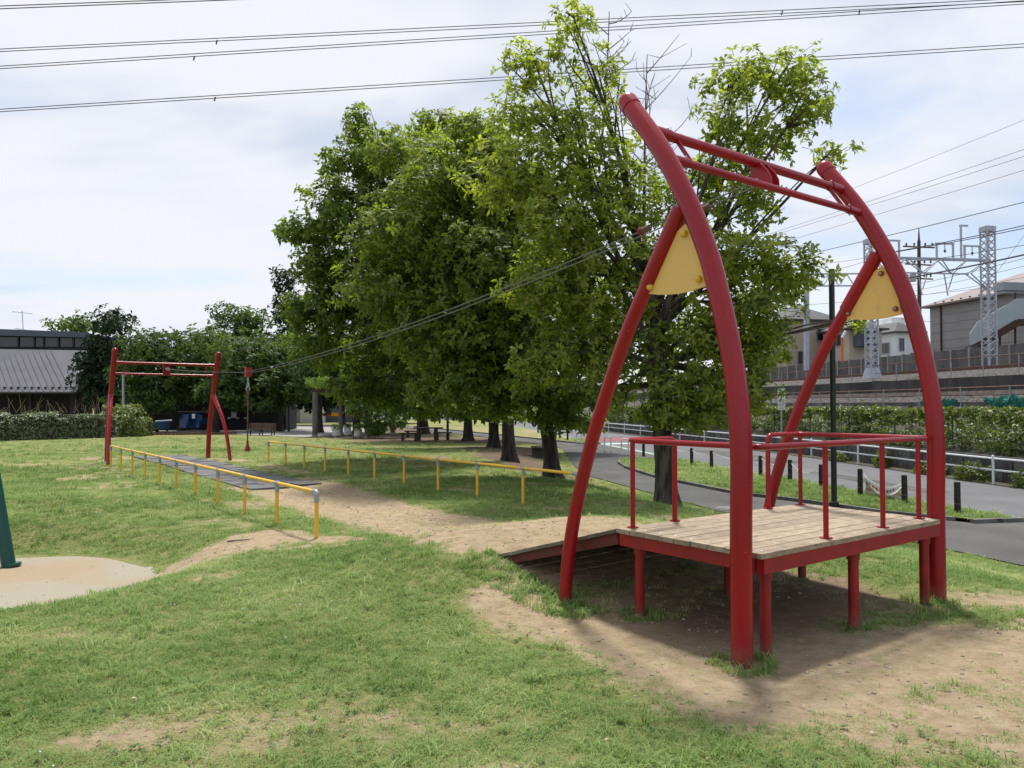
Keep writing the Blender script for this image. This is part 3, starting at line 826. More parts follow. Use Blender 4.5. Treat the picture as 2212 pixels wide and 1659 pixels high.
# ------------------------------------------------------------------ yellow rails
def pipe_rail(label, v, s0, s1, n, h):
    base = ZL(s0, v); base[2] = hz(base[0], base[1])
    T = thing('yellow_pipe_rail', label, 'railing', base, 'yellow rails along the zip line lane')
    pts = []
    for i in range(n):
        p = ZL(s0 + (s1 - s0) * i / (n - 1), v); p[2] = hz(p[0], p[1]); pts.append(p)
    zz = np.array([p[2] for p in pts]); zz = np.polyval(np.polyfit(np.arange(n), zz, 1), np.arange(n)) + h
    top = [np.array([p[0], p[1], z]) for p, z in zip(pts, zz)]
    for i, p in enumerate(pts):
        q = MB().tube([p - Z3 * 0.1, np.array([p[0], p[1], zz[i] - 0.09])], 0.0243, 14).build('post', M['yellow'], T)
        d = nrm(top[min(i + 1, n - 1)] - top[max(i - 1, 0)])
        f = MB()
        lo_, hi_ = (0.0 if i == 0 else -0.05), (0.0 if i == n - 1 else 0.05)
        if i in (0, n - 1):
            e = d if i == 0 else -d
            f.tube(fillet([top[i] - Z3 * 0.13, top[i], top[i] + e * 0.09], 0.035, 5), 0.031, 14)
        else:
            f.tube([top[i] - Z3 * 0.12, top[i]], 0.0305, 14).tube([top[i] - d * 0.05, top[i] + d * 0.05], 0.0305, 14)
        f.build('pipe_fitting', M['galv'], q)
        if i < n - 1:
            MB().tube([top[i] + d * 0.02, top[i + 1] - d * 0.02], 0.0243, 14).build('rail_pipe', M['yellow'], T)
pipe_rail('yellow pipe rail with grey joints on the left side of the worn lane', -0.32, 6.0, 19.6, 11, 0.565)
pipe_rail('yellow pipe rail with grey joints on the tree side of the worn lane', 3.70, 5.69, 19.04, 11, 0.60)

# rubber landing mats, tile by tile
MT = thing('rubber_mat_lane', 'strip of dark grey rubber tiles leading to the small red frame', 'rubber mat', ZL(17.5, 1.65))
tile = MB().obox((0, 0, 0), U * 0.246, V * 0.246, Z3 * 0.02).mesh('rubber_tile', smooth=False)
for i in range(22):
    for j in range(3):
        p = ZL(12.5 + 0.5 * i, 1.18 + 0.5 * j)
        z = hz(p[0], p[1]) + 0.018 + random.uniform(0, 0.005)
        put('rubber_tile', tile, M['rubber'], MT, tuple(np.array([p[0], p[1], z]) - np.array(MT.location)), (random.uniform(-0.006, 0.006), random.uniform(-0.006, 0.006), random.uniform(-0.006, 0.006)))

# swing frame leg and its worn pad at the left edge
SW = thing('swing_frame', 'dark green pipe leg of a play frame at the left edge of the lawn', 'swing', (-6.05, 9.0, -0.2))
MB().tube([(-5.83, 9.02, -0.4), (-6.10, 9.05, 0.9), (-6.42, 9.10, 2.4)], 0.075, 20).build('leg', M['teal'], SW)
MB().tube([(-5.83, 9.02, -0.222), (-5.833, 9.02, -0.19)], 0.10, 20).build('foot_ring', M['teal'], SW)
MB().tube([(-7.0, 9.15, -0.3), (-6.42, 9.10, 2.4)], 0.075, 16).build('leg', M['teal'], SW)
MB().tube([(-6.40, 9.12, 2.38), (-9.2, 7.2, 2.38)], 0.07, 16).build('top_beam', M['teal'], SW)
MB().tube([(-9.5, 6.7, -0.3), (-9.2, 7.2, 2.4)], 0.075, 16).build('leg', M['teal'], SW)
pv, pf = [], []
for i in range(33):
    for j in range(9):
        r = PADR * (j / 8) * (1 + 0.06 * math.sin(5 * i * 2 * math.pi / 32 + 1) + 0.05 * math.sin(3 * i * 2 * math.pi / 32))
        a = 2 * math.pi * i / 32
        x, y = PADC[0] + r * math.cos(a) * 1.02, PADC[1] + r * math.sin(a) * 0.86
        pv.append((x, y, hz(x, y) + 0.006 - 0.03 * (j == 8)))
for i in range(32):
    for j in range(8):
        p = i * 9 + j
        pf.append((p, p + 1, p + 10, p + 9))
b = MB(); b.add(pv, pf)
b.build('worn_pad', M['pad'], kind='structure')

# ------------------------------------------------------------------ foliage
def fast_mesh(name, V_, T_, tint=None, mi=None, smooth=False):
    me = bpy.data.meshes.new(name)
    V_ = np.asarray(V_, np.float32); T_ = np.asarray(T_, np.int32)
    me.vertices.add(len(V_)); me.vertices.foreach_set('co', V_.ravel())
    me.loops.add(T_.size); me.loops.foreach_set('vertex_index', T_.ravel())
    me.polygons.add(len(T_)); me.polygons.foreach_set('loop_start', np.arange(0, T_.size, T_.shape[1], dtype=np.int32))
    if mi is not None:
        me.polygons.foreach_set('material_index', np.asarray(mi, np.int32))
    if smooth:
        me.polygons.foreach_set('use_smooth', np.ones(len(T_), bool))
    me.update(calc_edges=True)
    if tint is not None:
        add_attr(me, 'tint', tint)
    return me

def unit(a): return a / np.maximum(np.linalg.norm(a, axis=-1, keepdims=True), 1e-9)

def leaf_geo(C, out, tint, nl, L, W, g, up=0.45, droop=0.3, jitter=0.5, lo=50, hi=100):
    """rosettes of folded leaves: five points and four faces each"""
    n = len(C)
    ax = unit(out * 0.55 + np.array([0, 0, up]) + g.normal(0, jitter, (n, 3)) * 0.6)
    rf = unit(g.normal(0, 1, (n, 3)))
    t1 = unit(np.cross(ax, rf)); t2 = np.cross(ax, t1)
    C, ax, t1, t2, tint = [np.repeat(q, nl, axis=0) for q in (C, ax, t1, t2, tint)]
    N = n * nl
    ph = np.tile(np.arange(nl), n) * (2 * np.pi / nl) + g.uniform(-0.5, 0.5, N)
    th = np.radians(g.uniform(lo, hi, N))
    d = np.cos(th)[:, None] * ax + np.sin(th)[:, None] * (np.cos(ph)[:, None] * t1 + np.sin(ph)[:, None] * t2)
    d = unit(d + np.array([0, 0, -droop]) * g.uniform(0.3, 1.5, N)[:, None])
    nn = unit(ax - d * np.sum(ax * d, 1, keepdims=True) + g.normal(0, 0.25, (N, 3)))
    sd = unit(np.cross(d, nn)); nn = np.cross(sd, d)
    ln = (L * g.uniform(0.45, 1.3, N))[:, None]; wd = (W * g.uniform(0.75, 1.2, N))[:, None]
    b0 = C + d * 0.06 * L + g.normal(0, 0.12 * L, (N, 3))
    m0 = b0 + d * ln * 0.58
    fold = nn * wd * 0.16
    Vv = np.stack([b0, m0 + sd * wd * 0.5 + fold, m0, m0 - sd * wd * 0.5 + fold, b0 + d * ln - nn * ln * 0.14], 1).reshape(-1, 3)
    k = np.arange(N)[:, None] * 5
    Tt = np.concatenate([k + [0, 1, 2], k + [0, 2, 3], k + [1, 4, 2], k + [2, 4, 3]], 1).reshape(-1, 3)
    ti = np.clip(tint + g.normal(0, 0.16, N), 0, 1)
    return Vv, Tt, np.repeat(ti, 5)

def twig_geo(Pa, Pb, r):
    d = unit(Pb - Pa)
    rf = np.where(np.abs(d[:, 2:3]) < 0.9, np.array([[0, 0, 1.0]]), np.array([[1.0, 0, 0]]))
    a = unit(np.cross(d, rf)); b = np.cross(d, a)
    n = len(Pa)
    ring = [np.cos(q) * a + np.sin(q) * b for q in (0, 2.094, 4.189)]
    Vv = np.stack([Pa + r * w for w in ring] + [Pb + r * 0.45 * w for w in ring], 1).reshape(-1, 3)
    k = np.arange(n)[:, None] * 6
    Tt = np.concatenate([np.concatenate([k + [i, (i + 1) % 3, 3 + (i + 1) % 3], k + [i, 3 + (i + 1) % 3, 3 + i]], 1) for i in range(3)], 1).reshape(-1, 3)
    return Vv, Tt

def sample_blobs(blobs, dens, g):
    """blobs: (centre, radii xyz, density factor, tint); points biased to the outside of each"""
    Cs, Os, Ts, Bs = [], [], [], []
    for i, (c, r, k, ti) in enumerate(blobs):
        c, r = np.array(c, float), np.array(r, float)
        area = 4 * math.pi * ((r[0] * r[1]) ** 1.6 / 3 + (r[0] * r[2]) ** 1.6 / 3 + (r[1] * r[2]) ** 1.6 / 3) ** (1 / 1.6)
        n = max(6, int(area * dens * k))
        q = unit(g.normal(0, 1, (n, 3)))
        rad = g.uniform(0, 1, n) ** 0.42
        lump = 1 + 0.22 * np.sin(q[:, 0] * 4.1 + i) * np.sin(q[:, 1] * 3.7 + 2 * i) + 0.16 * np.sin(q[:, 2] * 6 + 3 * i)
        P = c + q * r * (rad * lump)[:, None]
        Cs.append(P); Os.append(unit(q / r)); Bs.append(np.full(n, i))
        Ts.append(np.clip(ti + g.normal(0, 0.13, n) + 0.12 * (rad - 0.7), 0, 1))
    return np.vstack(Cs), np.vstack(Os), np.concatenate(Ts), np.concatenate(Bs)

def curve(a, b, sag, n=6, wob=0.06, g=None):
    a, b = np.array(a, float), np.array(b, float)
    L = np.linalg.norm(b - a)
    mid = (a + b) / 2 + np.array([0, 0, sag * L]) + (g.normal(0, wob * L, 3) if g is not None else 0)
    t = np.linspace(0, 1, n)[:, None]
    return (1 - t) ** 2 * a + 2 * t * (1 - t) * mid + t * t * b

def tree(name, label, trunk, tr, blobs, dens, nl, L, W, leaf, bark, seed, limb_at=(0.45, 1.0), cat='tree', zmin=None, twigs=True, group=None, limbs=True, **kw):
    g = np.random.default_rng(seed)
    P = np.array(trunk, float)
    T = thing(name, label, cat, P[0], group)
    k = len(P)
    S = smooth_path(P, 5)
    q = np.linspace(0, 1, len(S))
    rr = tr * (1 - 0.62 * q) * (1 + 0.42 * np.exp(-q * 20))
    S0 = np.vstack([S[0] - Z3 * 0.25, S]); rr = np.r_[rr[0] * 1.12, rr]
    random.seed(seed)
    tk = MB().tube(S0, rr, 16, jit=0.05).build('trunk', bark, T)
    if limbs:
        for (c, r, kk, ti) in blobs:
            f = g.uniform(*limb_at)
            a = np.array([np.interp(f, q, S[:, j]) for j in range(3)])
            c = np.array(c, float)
            if c[2] < a[2] - 0.5:
                a = np.array([np.interp(limb_at[0], q, S[:, j]) for j in range(3)])
            pts = curve(a, c + np.array([0, 0, 0.35 * r[2]]), 0.07, 8, 0.05, g)
            r0 = tr * (1 - 0.62 * f) * 0.52
            lm = MB().tube(pts, np.linspace(r0, 0.014, 8), 7, jit=0.05).build('limb', bark, T)
            b = MB()
            for w in range(5):
                s = pts[g.integers(3, 8)]
                e = c + unit(g.normal(0, 1, 3)) * np.array(r) * g.uniform(0.6, 0.95)
                b.tube(curve(s, e, 0.08, 5, 0.06, g), np.linspace(0.024, 0.006, 5), 5)
            o = b.build('branch', M['twig'], lm, kind='stuff')
    C, O, ti, Bi = sample_blobs(blobs, dens, g)
    if zmin is not None:
        ok = C[:, 2] > zmin; C, O, ti, Bi = C[ok], O[ok], ti[ok], Bi[ok]
    Vl, Tl, tt_ = leaf_geo(C, O, ti, nl, L, W, g, **kw)
    mi = np.zeros(len(Tl), int)
    if twigs:
        cen = np.array([b[0] for b in blobs], float)[Bi]
        pb = C; pa = C + (cen - C) * g.uniform(0.15, 0.4, len(C))[:, None] + g.normal(0, 0.05, C.shape)
        ln = np.linalg.norm(pb - pa, axis=1, keepdims=True)
        pa = pb + (pa - pb) * np.minimum(1, 0.45 / np.maximum(ln, 1e-6))
        Vt, Tt = twig_geo(pa, pb, 0.007)
        Tl = np.vstack([Tl, Tt + len(Vl)]); Vl = np.vstack([Vl, Vt])
        tt_ = np.r_[tt_, np.zeros(len(Vt))]; mi = np.r_[mi, np.ones(len(Tt), int)]
    me = fast_mesh('crown', Vl - P[0], Tl, tt_, mi)
    put('crown', me, [leaf, M['twig']], T, kind='stuff')
    return T

def BL(px, py, rx, ry, Y, ryd=None, k=1.0, ti=0.45):
    c = at(px, py, Y); s = Y / FPX
    a, b = rx * s, ry * s
    return (c, (a, ryd if ryd else (a + b) / 2, b), k, ti)

def tp(px, py, z):
    p = gz(px, py, z); return p
# --- the near tree beside the footpath
b1 = tp(1442, 1092, -0.25); b1[2] = hz(b1[0], b1[1])
Y1 = b1[1]
tr1 = [b1, at(1436, 1000, Y1), at(1426, 880, Y1), at(1418, 760, Y1 + 0.1), at(1408, 660, Y1 + 0.2), at(1395, 560, Y1 + 0.2)]
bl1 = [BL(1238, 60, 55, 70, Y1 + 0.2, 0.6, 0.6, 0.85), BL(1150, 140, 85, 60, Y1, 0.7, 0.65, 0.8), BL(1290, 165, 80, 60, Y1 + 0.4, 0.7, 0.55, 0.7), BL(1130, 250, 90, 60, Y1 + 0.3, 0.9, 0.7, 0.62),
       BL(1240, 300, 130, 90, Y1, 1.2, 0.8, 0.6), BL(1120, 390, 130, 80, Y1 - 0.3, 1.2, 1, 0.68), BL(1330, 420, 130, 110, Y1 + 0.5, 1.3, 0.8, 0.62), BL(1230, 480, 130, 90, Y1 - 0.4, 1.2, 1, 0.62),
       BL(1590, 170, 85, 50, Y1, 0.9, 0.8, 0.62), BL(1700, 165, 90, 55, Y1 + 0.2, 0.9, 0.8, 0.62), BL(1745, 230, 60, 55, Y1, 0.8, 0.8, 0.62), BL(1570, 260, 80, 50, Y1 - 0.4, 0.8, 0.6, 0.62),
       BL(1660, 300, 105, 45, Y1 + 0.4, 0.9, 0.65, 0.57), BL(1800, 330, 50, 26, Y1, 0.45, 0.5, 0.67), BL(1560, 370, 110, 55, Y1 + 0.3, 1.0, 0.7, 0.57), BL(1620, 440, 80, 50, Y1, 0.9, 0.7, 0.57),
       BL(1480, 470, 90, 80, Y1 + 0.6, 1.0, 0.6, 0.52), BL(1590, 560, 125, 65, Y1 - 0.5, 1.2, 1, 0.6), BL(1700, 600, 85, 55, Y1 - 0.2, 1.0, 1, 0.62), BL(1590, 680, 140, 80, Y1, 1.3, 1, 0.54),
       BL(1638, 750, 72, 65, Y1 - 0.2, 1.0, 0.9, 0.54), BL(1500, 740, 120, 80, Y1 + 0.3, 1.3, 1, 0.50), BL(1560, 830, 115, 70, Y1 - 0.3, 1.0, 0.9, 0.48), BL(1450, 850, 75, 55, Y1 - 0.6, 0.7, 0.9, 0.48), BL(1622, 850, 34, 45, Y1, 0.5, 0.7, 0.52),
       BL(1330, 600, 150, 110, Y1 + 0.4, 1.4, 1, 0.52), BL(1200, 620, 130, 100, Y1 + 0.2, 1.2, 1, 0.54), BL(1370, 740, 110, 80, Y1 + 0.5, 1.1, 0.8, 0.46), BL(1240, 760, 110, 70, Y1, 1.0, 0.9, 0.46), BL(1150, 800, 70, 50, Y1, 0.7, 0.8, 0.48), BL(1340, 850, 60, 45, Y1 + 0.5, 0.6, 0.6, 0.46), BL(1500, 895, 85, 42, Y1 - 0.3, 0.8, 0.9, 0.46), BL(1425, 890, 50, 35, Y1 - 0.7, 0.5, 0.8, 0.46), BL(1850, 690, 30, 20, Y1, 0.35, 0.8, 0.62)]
tree('oak_tree', 'tall broad leaved tree with yellow green top rising behind the red frame', tr1, 0.215, bl1, 23, 9, 0.145, 0.064, M['leaf_sun'], M['bark_near'], 11, (0.55, 1.0))
# --- second tree, left of the red strut
b2 = tp(1194, 1033, -0.1); b2[2] = hz(b2[0], b2[1]); Y2 = b2[1]
tr2 = [b2, at(1188, 970, Y2), at(1178, 900, Y2), at(1160, 800, Y2), at(1130, 680, Y2 - 0.2), at(1100, 560, Y2 - 0.3)]
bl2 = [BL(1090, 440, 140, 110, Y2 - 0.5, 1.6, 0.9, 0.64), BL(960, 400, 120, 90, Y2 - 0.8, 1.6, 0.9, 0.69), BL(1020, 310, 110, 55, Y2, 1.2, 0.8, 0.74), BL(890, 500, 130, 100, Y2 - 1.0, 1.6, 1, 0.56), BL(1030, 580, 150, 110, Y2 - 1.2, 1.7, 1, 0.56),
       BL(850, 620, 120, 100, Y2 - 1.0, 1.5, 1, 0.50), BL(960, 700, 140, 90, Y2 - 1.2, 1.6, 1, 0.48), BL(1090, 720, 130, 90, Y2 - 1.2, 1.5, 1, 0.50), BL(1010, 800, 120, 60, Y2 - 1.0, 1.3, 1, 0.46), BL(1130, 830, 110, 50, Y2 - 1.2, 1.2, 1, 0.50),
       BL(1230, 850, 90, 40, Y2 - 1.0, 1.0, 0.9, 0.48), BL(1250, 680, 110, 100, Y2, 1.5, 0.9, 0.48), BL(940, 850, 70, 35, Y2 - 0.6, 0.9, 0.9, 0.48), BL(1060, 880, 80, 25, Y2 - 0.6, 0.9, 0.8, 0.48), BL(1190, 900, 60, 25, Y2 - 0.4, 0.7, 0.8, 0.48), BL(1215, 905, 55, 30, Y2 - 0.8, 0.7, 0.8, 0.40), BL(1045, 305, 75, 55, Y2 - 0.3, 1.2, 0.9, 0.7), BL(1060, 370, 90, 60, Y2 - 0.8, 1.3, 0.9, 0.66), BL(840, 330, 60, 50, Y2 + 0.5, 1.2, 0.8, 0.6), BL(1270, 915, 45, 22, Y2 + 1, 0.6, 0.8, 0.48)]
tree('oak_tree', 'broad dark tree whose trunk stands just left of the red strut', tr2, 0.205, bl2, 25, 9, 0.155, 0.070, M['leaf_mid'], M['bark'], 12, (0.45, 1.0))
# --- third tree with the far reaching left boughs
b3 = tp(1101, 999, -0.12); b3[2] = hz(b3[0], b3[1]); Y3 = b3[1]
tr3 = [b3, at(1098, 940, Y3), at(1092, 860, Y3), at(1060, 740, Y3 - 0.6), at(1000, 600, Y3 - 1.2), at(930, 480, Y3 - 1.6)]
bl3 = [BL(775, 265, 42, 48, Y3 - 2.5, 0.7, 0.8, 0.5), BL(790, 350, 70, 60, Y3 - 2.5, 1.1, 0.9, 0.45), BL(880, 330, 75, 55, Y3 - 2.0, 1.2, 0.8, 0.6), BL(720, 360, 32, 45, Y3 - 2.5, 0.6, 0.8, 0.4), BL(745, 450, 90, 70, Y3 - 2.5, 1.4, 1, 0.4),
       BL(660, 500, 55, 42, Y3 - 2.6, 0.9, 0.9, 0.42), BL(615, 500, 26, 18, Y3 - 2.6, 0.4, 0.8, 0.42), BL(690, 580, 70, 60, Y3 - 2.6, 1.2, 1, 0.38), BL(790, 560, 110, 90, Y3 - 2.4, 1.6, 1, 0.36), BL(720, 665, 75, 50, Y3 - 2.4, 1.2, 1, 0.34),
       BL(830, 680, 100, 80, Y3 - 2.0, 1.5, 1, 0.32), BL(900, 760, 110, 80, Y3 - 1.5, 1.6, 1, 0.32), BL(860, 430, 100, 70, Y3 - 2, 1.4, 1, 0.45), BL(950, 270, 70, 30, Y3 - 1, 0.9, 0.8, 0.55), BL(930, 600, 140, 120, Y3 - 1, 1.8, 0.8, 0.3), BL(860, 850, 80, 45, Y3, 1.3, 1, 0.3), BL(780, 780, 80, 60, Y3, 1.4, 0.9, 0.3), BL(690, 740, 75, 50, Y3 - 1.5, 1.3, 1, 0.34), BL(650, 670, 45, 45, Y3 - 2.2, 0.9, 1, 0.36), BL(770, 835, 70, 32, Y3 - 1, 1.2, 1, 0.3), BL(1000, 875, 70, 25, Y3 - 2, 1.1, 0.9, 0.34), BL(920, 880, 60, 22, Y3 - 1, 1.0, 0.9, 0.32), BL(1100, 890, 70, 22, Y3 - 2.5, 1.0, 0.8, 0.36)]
tree('oak_tree', 'spreading tree with long boughs reaching left over the lawn', tr3, 0.225, bl3, 21, 9, 0.17, 0.080, M['leaf_mid'], M['bark'], 13, (0.5, 1.0))
# --- fourth and fifth trunks behind
b4 = tp(1067, 969, -0.22); b4[2] = hz(b4[0], b4[1]); Y4 = b4[1]
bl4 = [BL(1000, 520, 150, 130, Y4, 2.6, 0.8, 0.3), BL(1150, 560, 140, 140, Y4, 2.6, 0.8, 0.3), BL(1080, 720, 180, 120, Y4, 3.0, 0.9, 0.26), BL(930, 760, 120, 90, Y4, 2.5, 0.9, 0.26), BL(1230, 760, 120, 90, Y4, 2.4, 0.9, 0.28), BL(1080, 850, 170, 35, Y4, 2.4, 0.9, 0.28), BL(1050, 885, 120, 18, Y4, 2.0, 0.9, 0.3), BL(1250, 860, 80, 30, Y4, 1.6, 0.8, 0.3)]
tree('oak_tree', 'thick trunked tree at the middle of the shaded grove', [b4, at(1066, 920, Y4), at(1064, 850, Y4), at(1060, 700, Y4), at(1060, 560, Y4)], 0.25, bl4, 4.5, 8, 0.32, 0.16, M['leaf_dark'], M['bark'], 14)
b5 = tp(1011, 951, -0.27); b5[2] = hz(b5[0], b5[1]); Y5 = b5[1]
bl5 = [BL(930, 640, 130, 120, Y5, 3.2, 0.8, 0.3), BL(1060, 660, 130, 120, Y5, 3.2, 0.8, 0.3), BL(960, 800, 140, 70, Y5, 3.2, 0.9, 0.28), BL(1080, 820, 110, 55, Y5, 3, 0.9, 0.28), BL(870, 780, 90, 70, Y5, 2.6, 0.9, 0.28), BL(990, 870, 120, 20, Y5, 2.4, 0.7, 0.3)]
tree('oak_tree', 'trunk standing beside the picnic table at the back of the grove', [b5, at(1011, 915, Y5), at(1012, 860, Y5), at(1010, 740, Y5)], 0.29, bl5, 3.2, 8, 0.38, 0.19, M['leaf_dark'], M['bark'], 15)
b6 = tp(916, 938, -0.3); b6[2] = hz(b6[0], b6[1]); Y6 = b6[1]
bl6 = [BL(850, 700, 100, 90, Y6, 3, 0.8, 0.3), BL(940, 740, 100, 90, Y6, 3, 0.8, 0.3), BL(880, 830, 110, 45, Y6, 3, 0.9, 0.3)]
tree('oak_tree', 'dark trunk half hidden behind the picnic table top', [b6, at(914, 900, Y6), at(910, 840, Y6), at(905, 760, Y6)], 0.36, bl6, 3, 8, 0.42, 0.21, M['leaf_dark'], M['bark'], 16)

# --- bare dead sapling tops between the crowns
def dead(name, label, base, top, seed, n, r):
    g = np.random.default_rng(seed)
    T = thing(name, label, 'dead branch', base)
    st = curve(base, top, 0.0, 8, 0.02, g)
    MB().tube(st, np.linspace(r, 0.008, 8), 6).build('stem', M['deadtwig'], T)
    H = np.linalg.norm(np.array(top) - np.array(base))
    for i in range(n):
        q = st[0] + (st[-1] - st[0]) * g.uniform(0.35, 0.97)
        a = g.uniform(0, 6.28)
        e = q + np.array([math.cos(a), math.sin(a), g.uniform(0.5, 1.2)]) * H * g.uniform(0.12, 0.24)
        c_ = curve(q, e, -0.05, 5, 0.08, g)
        tw = MB().tube(c_, np.linspace(0.014, 0.005, 5), 4).build('twig', M['deadtwig'], T)
        b = MB()
        for w in range(4):
            s = c_[g.integers(1, 5)]
            b.tube([s, s + np.array([g.normal(0, 0.6), g.normal(0, 0.6), g.uniform(0.3, 1)]) * H * 0.07], [0.007, 0.004], 4)
        b.build('twig_tip', M['deadtwig'], tw, kind='stuff')
dead('bare_branch', 'bare leafless branch tops sticking up left of the upper red beam', at(1392, 620, Y1 + 1.3), at(1398, 118, Y1 + 1.0), 5, 12, 0.05)
dead('bare_branch', 'thin bare twigs among the topmost yellow green leaves', at(1300, 300, Y1 + 0.9), at(1316, 25, Y1 + 0.7), 6, 8, 0.03)

# --- tree belt behind the lawn on the left
def bgtree(label, px, base_y, zb, tw, blobs, Y, leaf, seed, dens=3.6, L=0.40, **kw):
    b = at(px, base_y, Y); b[2] = hz(b[0], b[1]) if zb is None else zb
    top = np.array(blobs[0][0])
    tr_ = [b, b + (np.array([top[0], top[1], 0]) - np.array([b[0], b[1], 0])) * 0.1 + Z3 * 1.3, np.array([b[0] * 0.7 + top[0] * 0.3, b[1], b[2] + 2.6]), np.array([b[0] * 0.5 + top[0] * 0.5, b[1], (b[2] + top[2]) / 2 + 0.6])]
    tree('park_tree', label, tr_, tw, blobs, dens, 7, L, L * 0.5, leaf, M['bark'], seed, twigs=False, group='dark trees behind the lawn', **kw)
YB = 58
bgtree('tall dark tree beside the seam roofed building, leftmost of the belt', 205, 900, None, 0.22, [BL(240, 700, 48, 42, YB, 2, 1, 0.35), BL(225, 770, 60, 60, YB, 2, 1, 0.25), BL(240, 850, 70, 50, YB, 2, 1, 0.22), BL(195, 800, 40, 60, YB, 1.5, 1, 0.25)], YB, M['leaf_conifer'], 21)
bgtree('rounded tree behind the left post of the far frame', 331, 925, None, 0.28, [BL(330, 750, 70, 50, YB - 2, 2.5, 1, 0.42), BL(300, 800, 60, 55, YB - 2, 2, 1, 0.4), BL(370, 800, 65, 55, YB - 2, 2, 1, 0.4), BL(330, 860, 90, 30, YB - 2, 2.2, 0.9, 0.32)], YB - 2, M['leaf_dark'], 22)
bgtree('bright green topped tree above the middle of the far frame', 392, 922, None, 0.25, [BL(440, 745, 65, 50, YB, 2.5, 1, 0.62), BL(420, 810, 70, 55, YB, 2.5, 1, 0.42), BL(470, 830, 60, 50, YB, 2.5, 1, 0.35)], YB, M['leaf_dark'], 23)
bgtree('dense tree behind the right post of the far frame', 462, 922, None, 0.33, [BL(520, 770, 75, 65, YB - 3, 2.5, 1, 0.48), BL(500, 840, 75, 45, YB - 3, 2.5, 1, 0.32), BL(570, 830, 65, 60, YB - 3, 2.3, 1, 0.32)], YB - 3, M['leaf_dark'], 24)
bgtree('loose topped tree rising highest above the belt centre', 560, 915, None, 0.3, [BL(500, 678, 50, 26, YB + 8, 2, 0.8, 0.45), BL(545, 695, 50, 28, YB + 8, 2, 0.8, 0.4), BL(510, 730, 60, 40, YB + 8, 2, 1, 0.35)], YB + 8, M['leaf_dark'], 25)
bgtree('forked tree behind the slatted park bench', 606, 926, None, 0.22, [BL(610, 770, 75, 60, YB - 1, 2.3, 1, 0.36), BL(640, 830, 70, 50, YB - 1, 2.3, 1, 0.3), BL(575, 850, 60, 35, YB - 1, 2, 1, 0.3)], YB - 1, M['leaf_dark'], 26)
bgtree('dark upright tree peeking over the belt left of the grove', 624, 926, None, 0.32, [BL(612, 610, 26, 36, YB + 4, 1.2, 1.1, 0.2), BL(620, 670, 38, 45, YB + 4, 1.6, 1.1, 0.2), BL(640, 740, 60, 50, YB + 4, 2, 1, 0.2)], YB + 4, M['leaf_conifer'], 27)
bgtree('leafy tree left of the wisteria pergola', 690, 912, None, 0.26, [BL(690, 760, 75, 60, YB - 4, 2.3, 1, 0.34), BL(740, 810, 70, 45, YB - 4, 2.2, 1, 0.34), BL(670, 820, 55, 35, YB - 4, 2, 1, 0.3)], YB - 4, M['leaf_dark'], 28)
bgtree('tree crown above the wisteria pergola', 770, 912, None, 0.26, [BL(790, 740, 80, 70, YB - 6, 2.6, 1, 0.34), BL(820, 800, 80, 50, YB - 6, 2.3, 1, 0.34)], YB - 6, M['leaf_dark'], 29)
bgtree('pale distant tree showing over the building ridge', 150, 880, -0.3, 0.3, [BL(150, 705, 48, 22, 95, 3, 1, 0.6), BL(185, 700, 30, 25, 95, 3, 1, 0.6)], 95, M['leaf_dark'], 30, 1.0, 0.6)
for i, (px, w, h_) in enumerate(((260, 90, 70), (380, 90, 80), (500, 90, 80), (620, 90, 90), (740, 80, 70))):
    bgtree('back row tree filling the gap, %s from the left' % ORD[i], px, 890, -0.3, 0.3, [BL(px, 790, w * 0.9, h_, 74, 3.5, 0.9, 0.2), BL(px - 30, 855, w * 0.7, 30, 74, 3, 0.9, 0.15), BL(px + 40, 850, w * 0.6, 35, 74, 3, 0.9, 0.15)], 74, M['leaf_conifer'], 40 + i, 2.2, 0.6)

def leafy(name, label, cat, boxes, n, nl, L, W, leaf, seed, parent=None, kind=None, base=None, **kw):
    """foliage filling rounded boxes: (centre, half axes (3 vectors), weight, tint)"""
    g = np.random.default_rng(seed)
    wt = np.array([b[2] for b in boxes], float); wt /= wt.sum()
    Cs, Os, Ts = [], [], []
    for (c, ax, w, ti), q in zip(boxes, wt):
        m = max(4, int(n * q))
        p = g.uniform(-1, 1, (m, 3))
        j = g.integers(0, 3, m); sgn = np.sign(p[np.arange(m), j]); sgn[sgn == 0] = 1
        push = g.uniform(0, 1, m) < 0.7
        p[np.arange(m), j] = np.where(push, sgn * g.uniform(0.8, 1.08, m), p[np.arange(m), j])
        A_ = np.array(ax, float)
        Cs.append(np.array(c) + p @ A_); o = p @ A_; Os.append(unit(o)); Ts.append(np.clip(ti + g.normal(0, 0.16, m), 0, 1))
    C = np.vstack(Cs)
    Vl, Tl, tt_ = leaf_geo(C, np.vstack(Os), np.concatenate(Ts), nl, L, W, g, **kw)
    base = np.array(base if base is not None else (C.mean(0) if parent is None else root_loc(parent)))
    me = fast_mesh(name, Vl - base, Tl, tt_)
    return put(name, me, leaf, parent, tuple(base) if parent is None else (0, 0, 0), label=label, cat=cat, kind=kind)

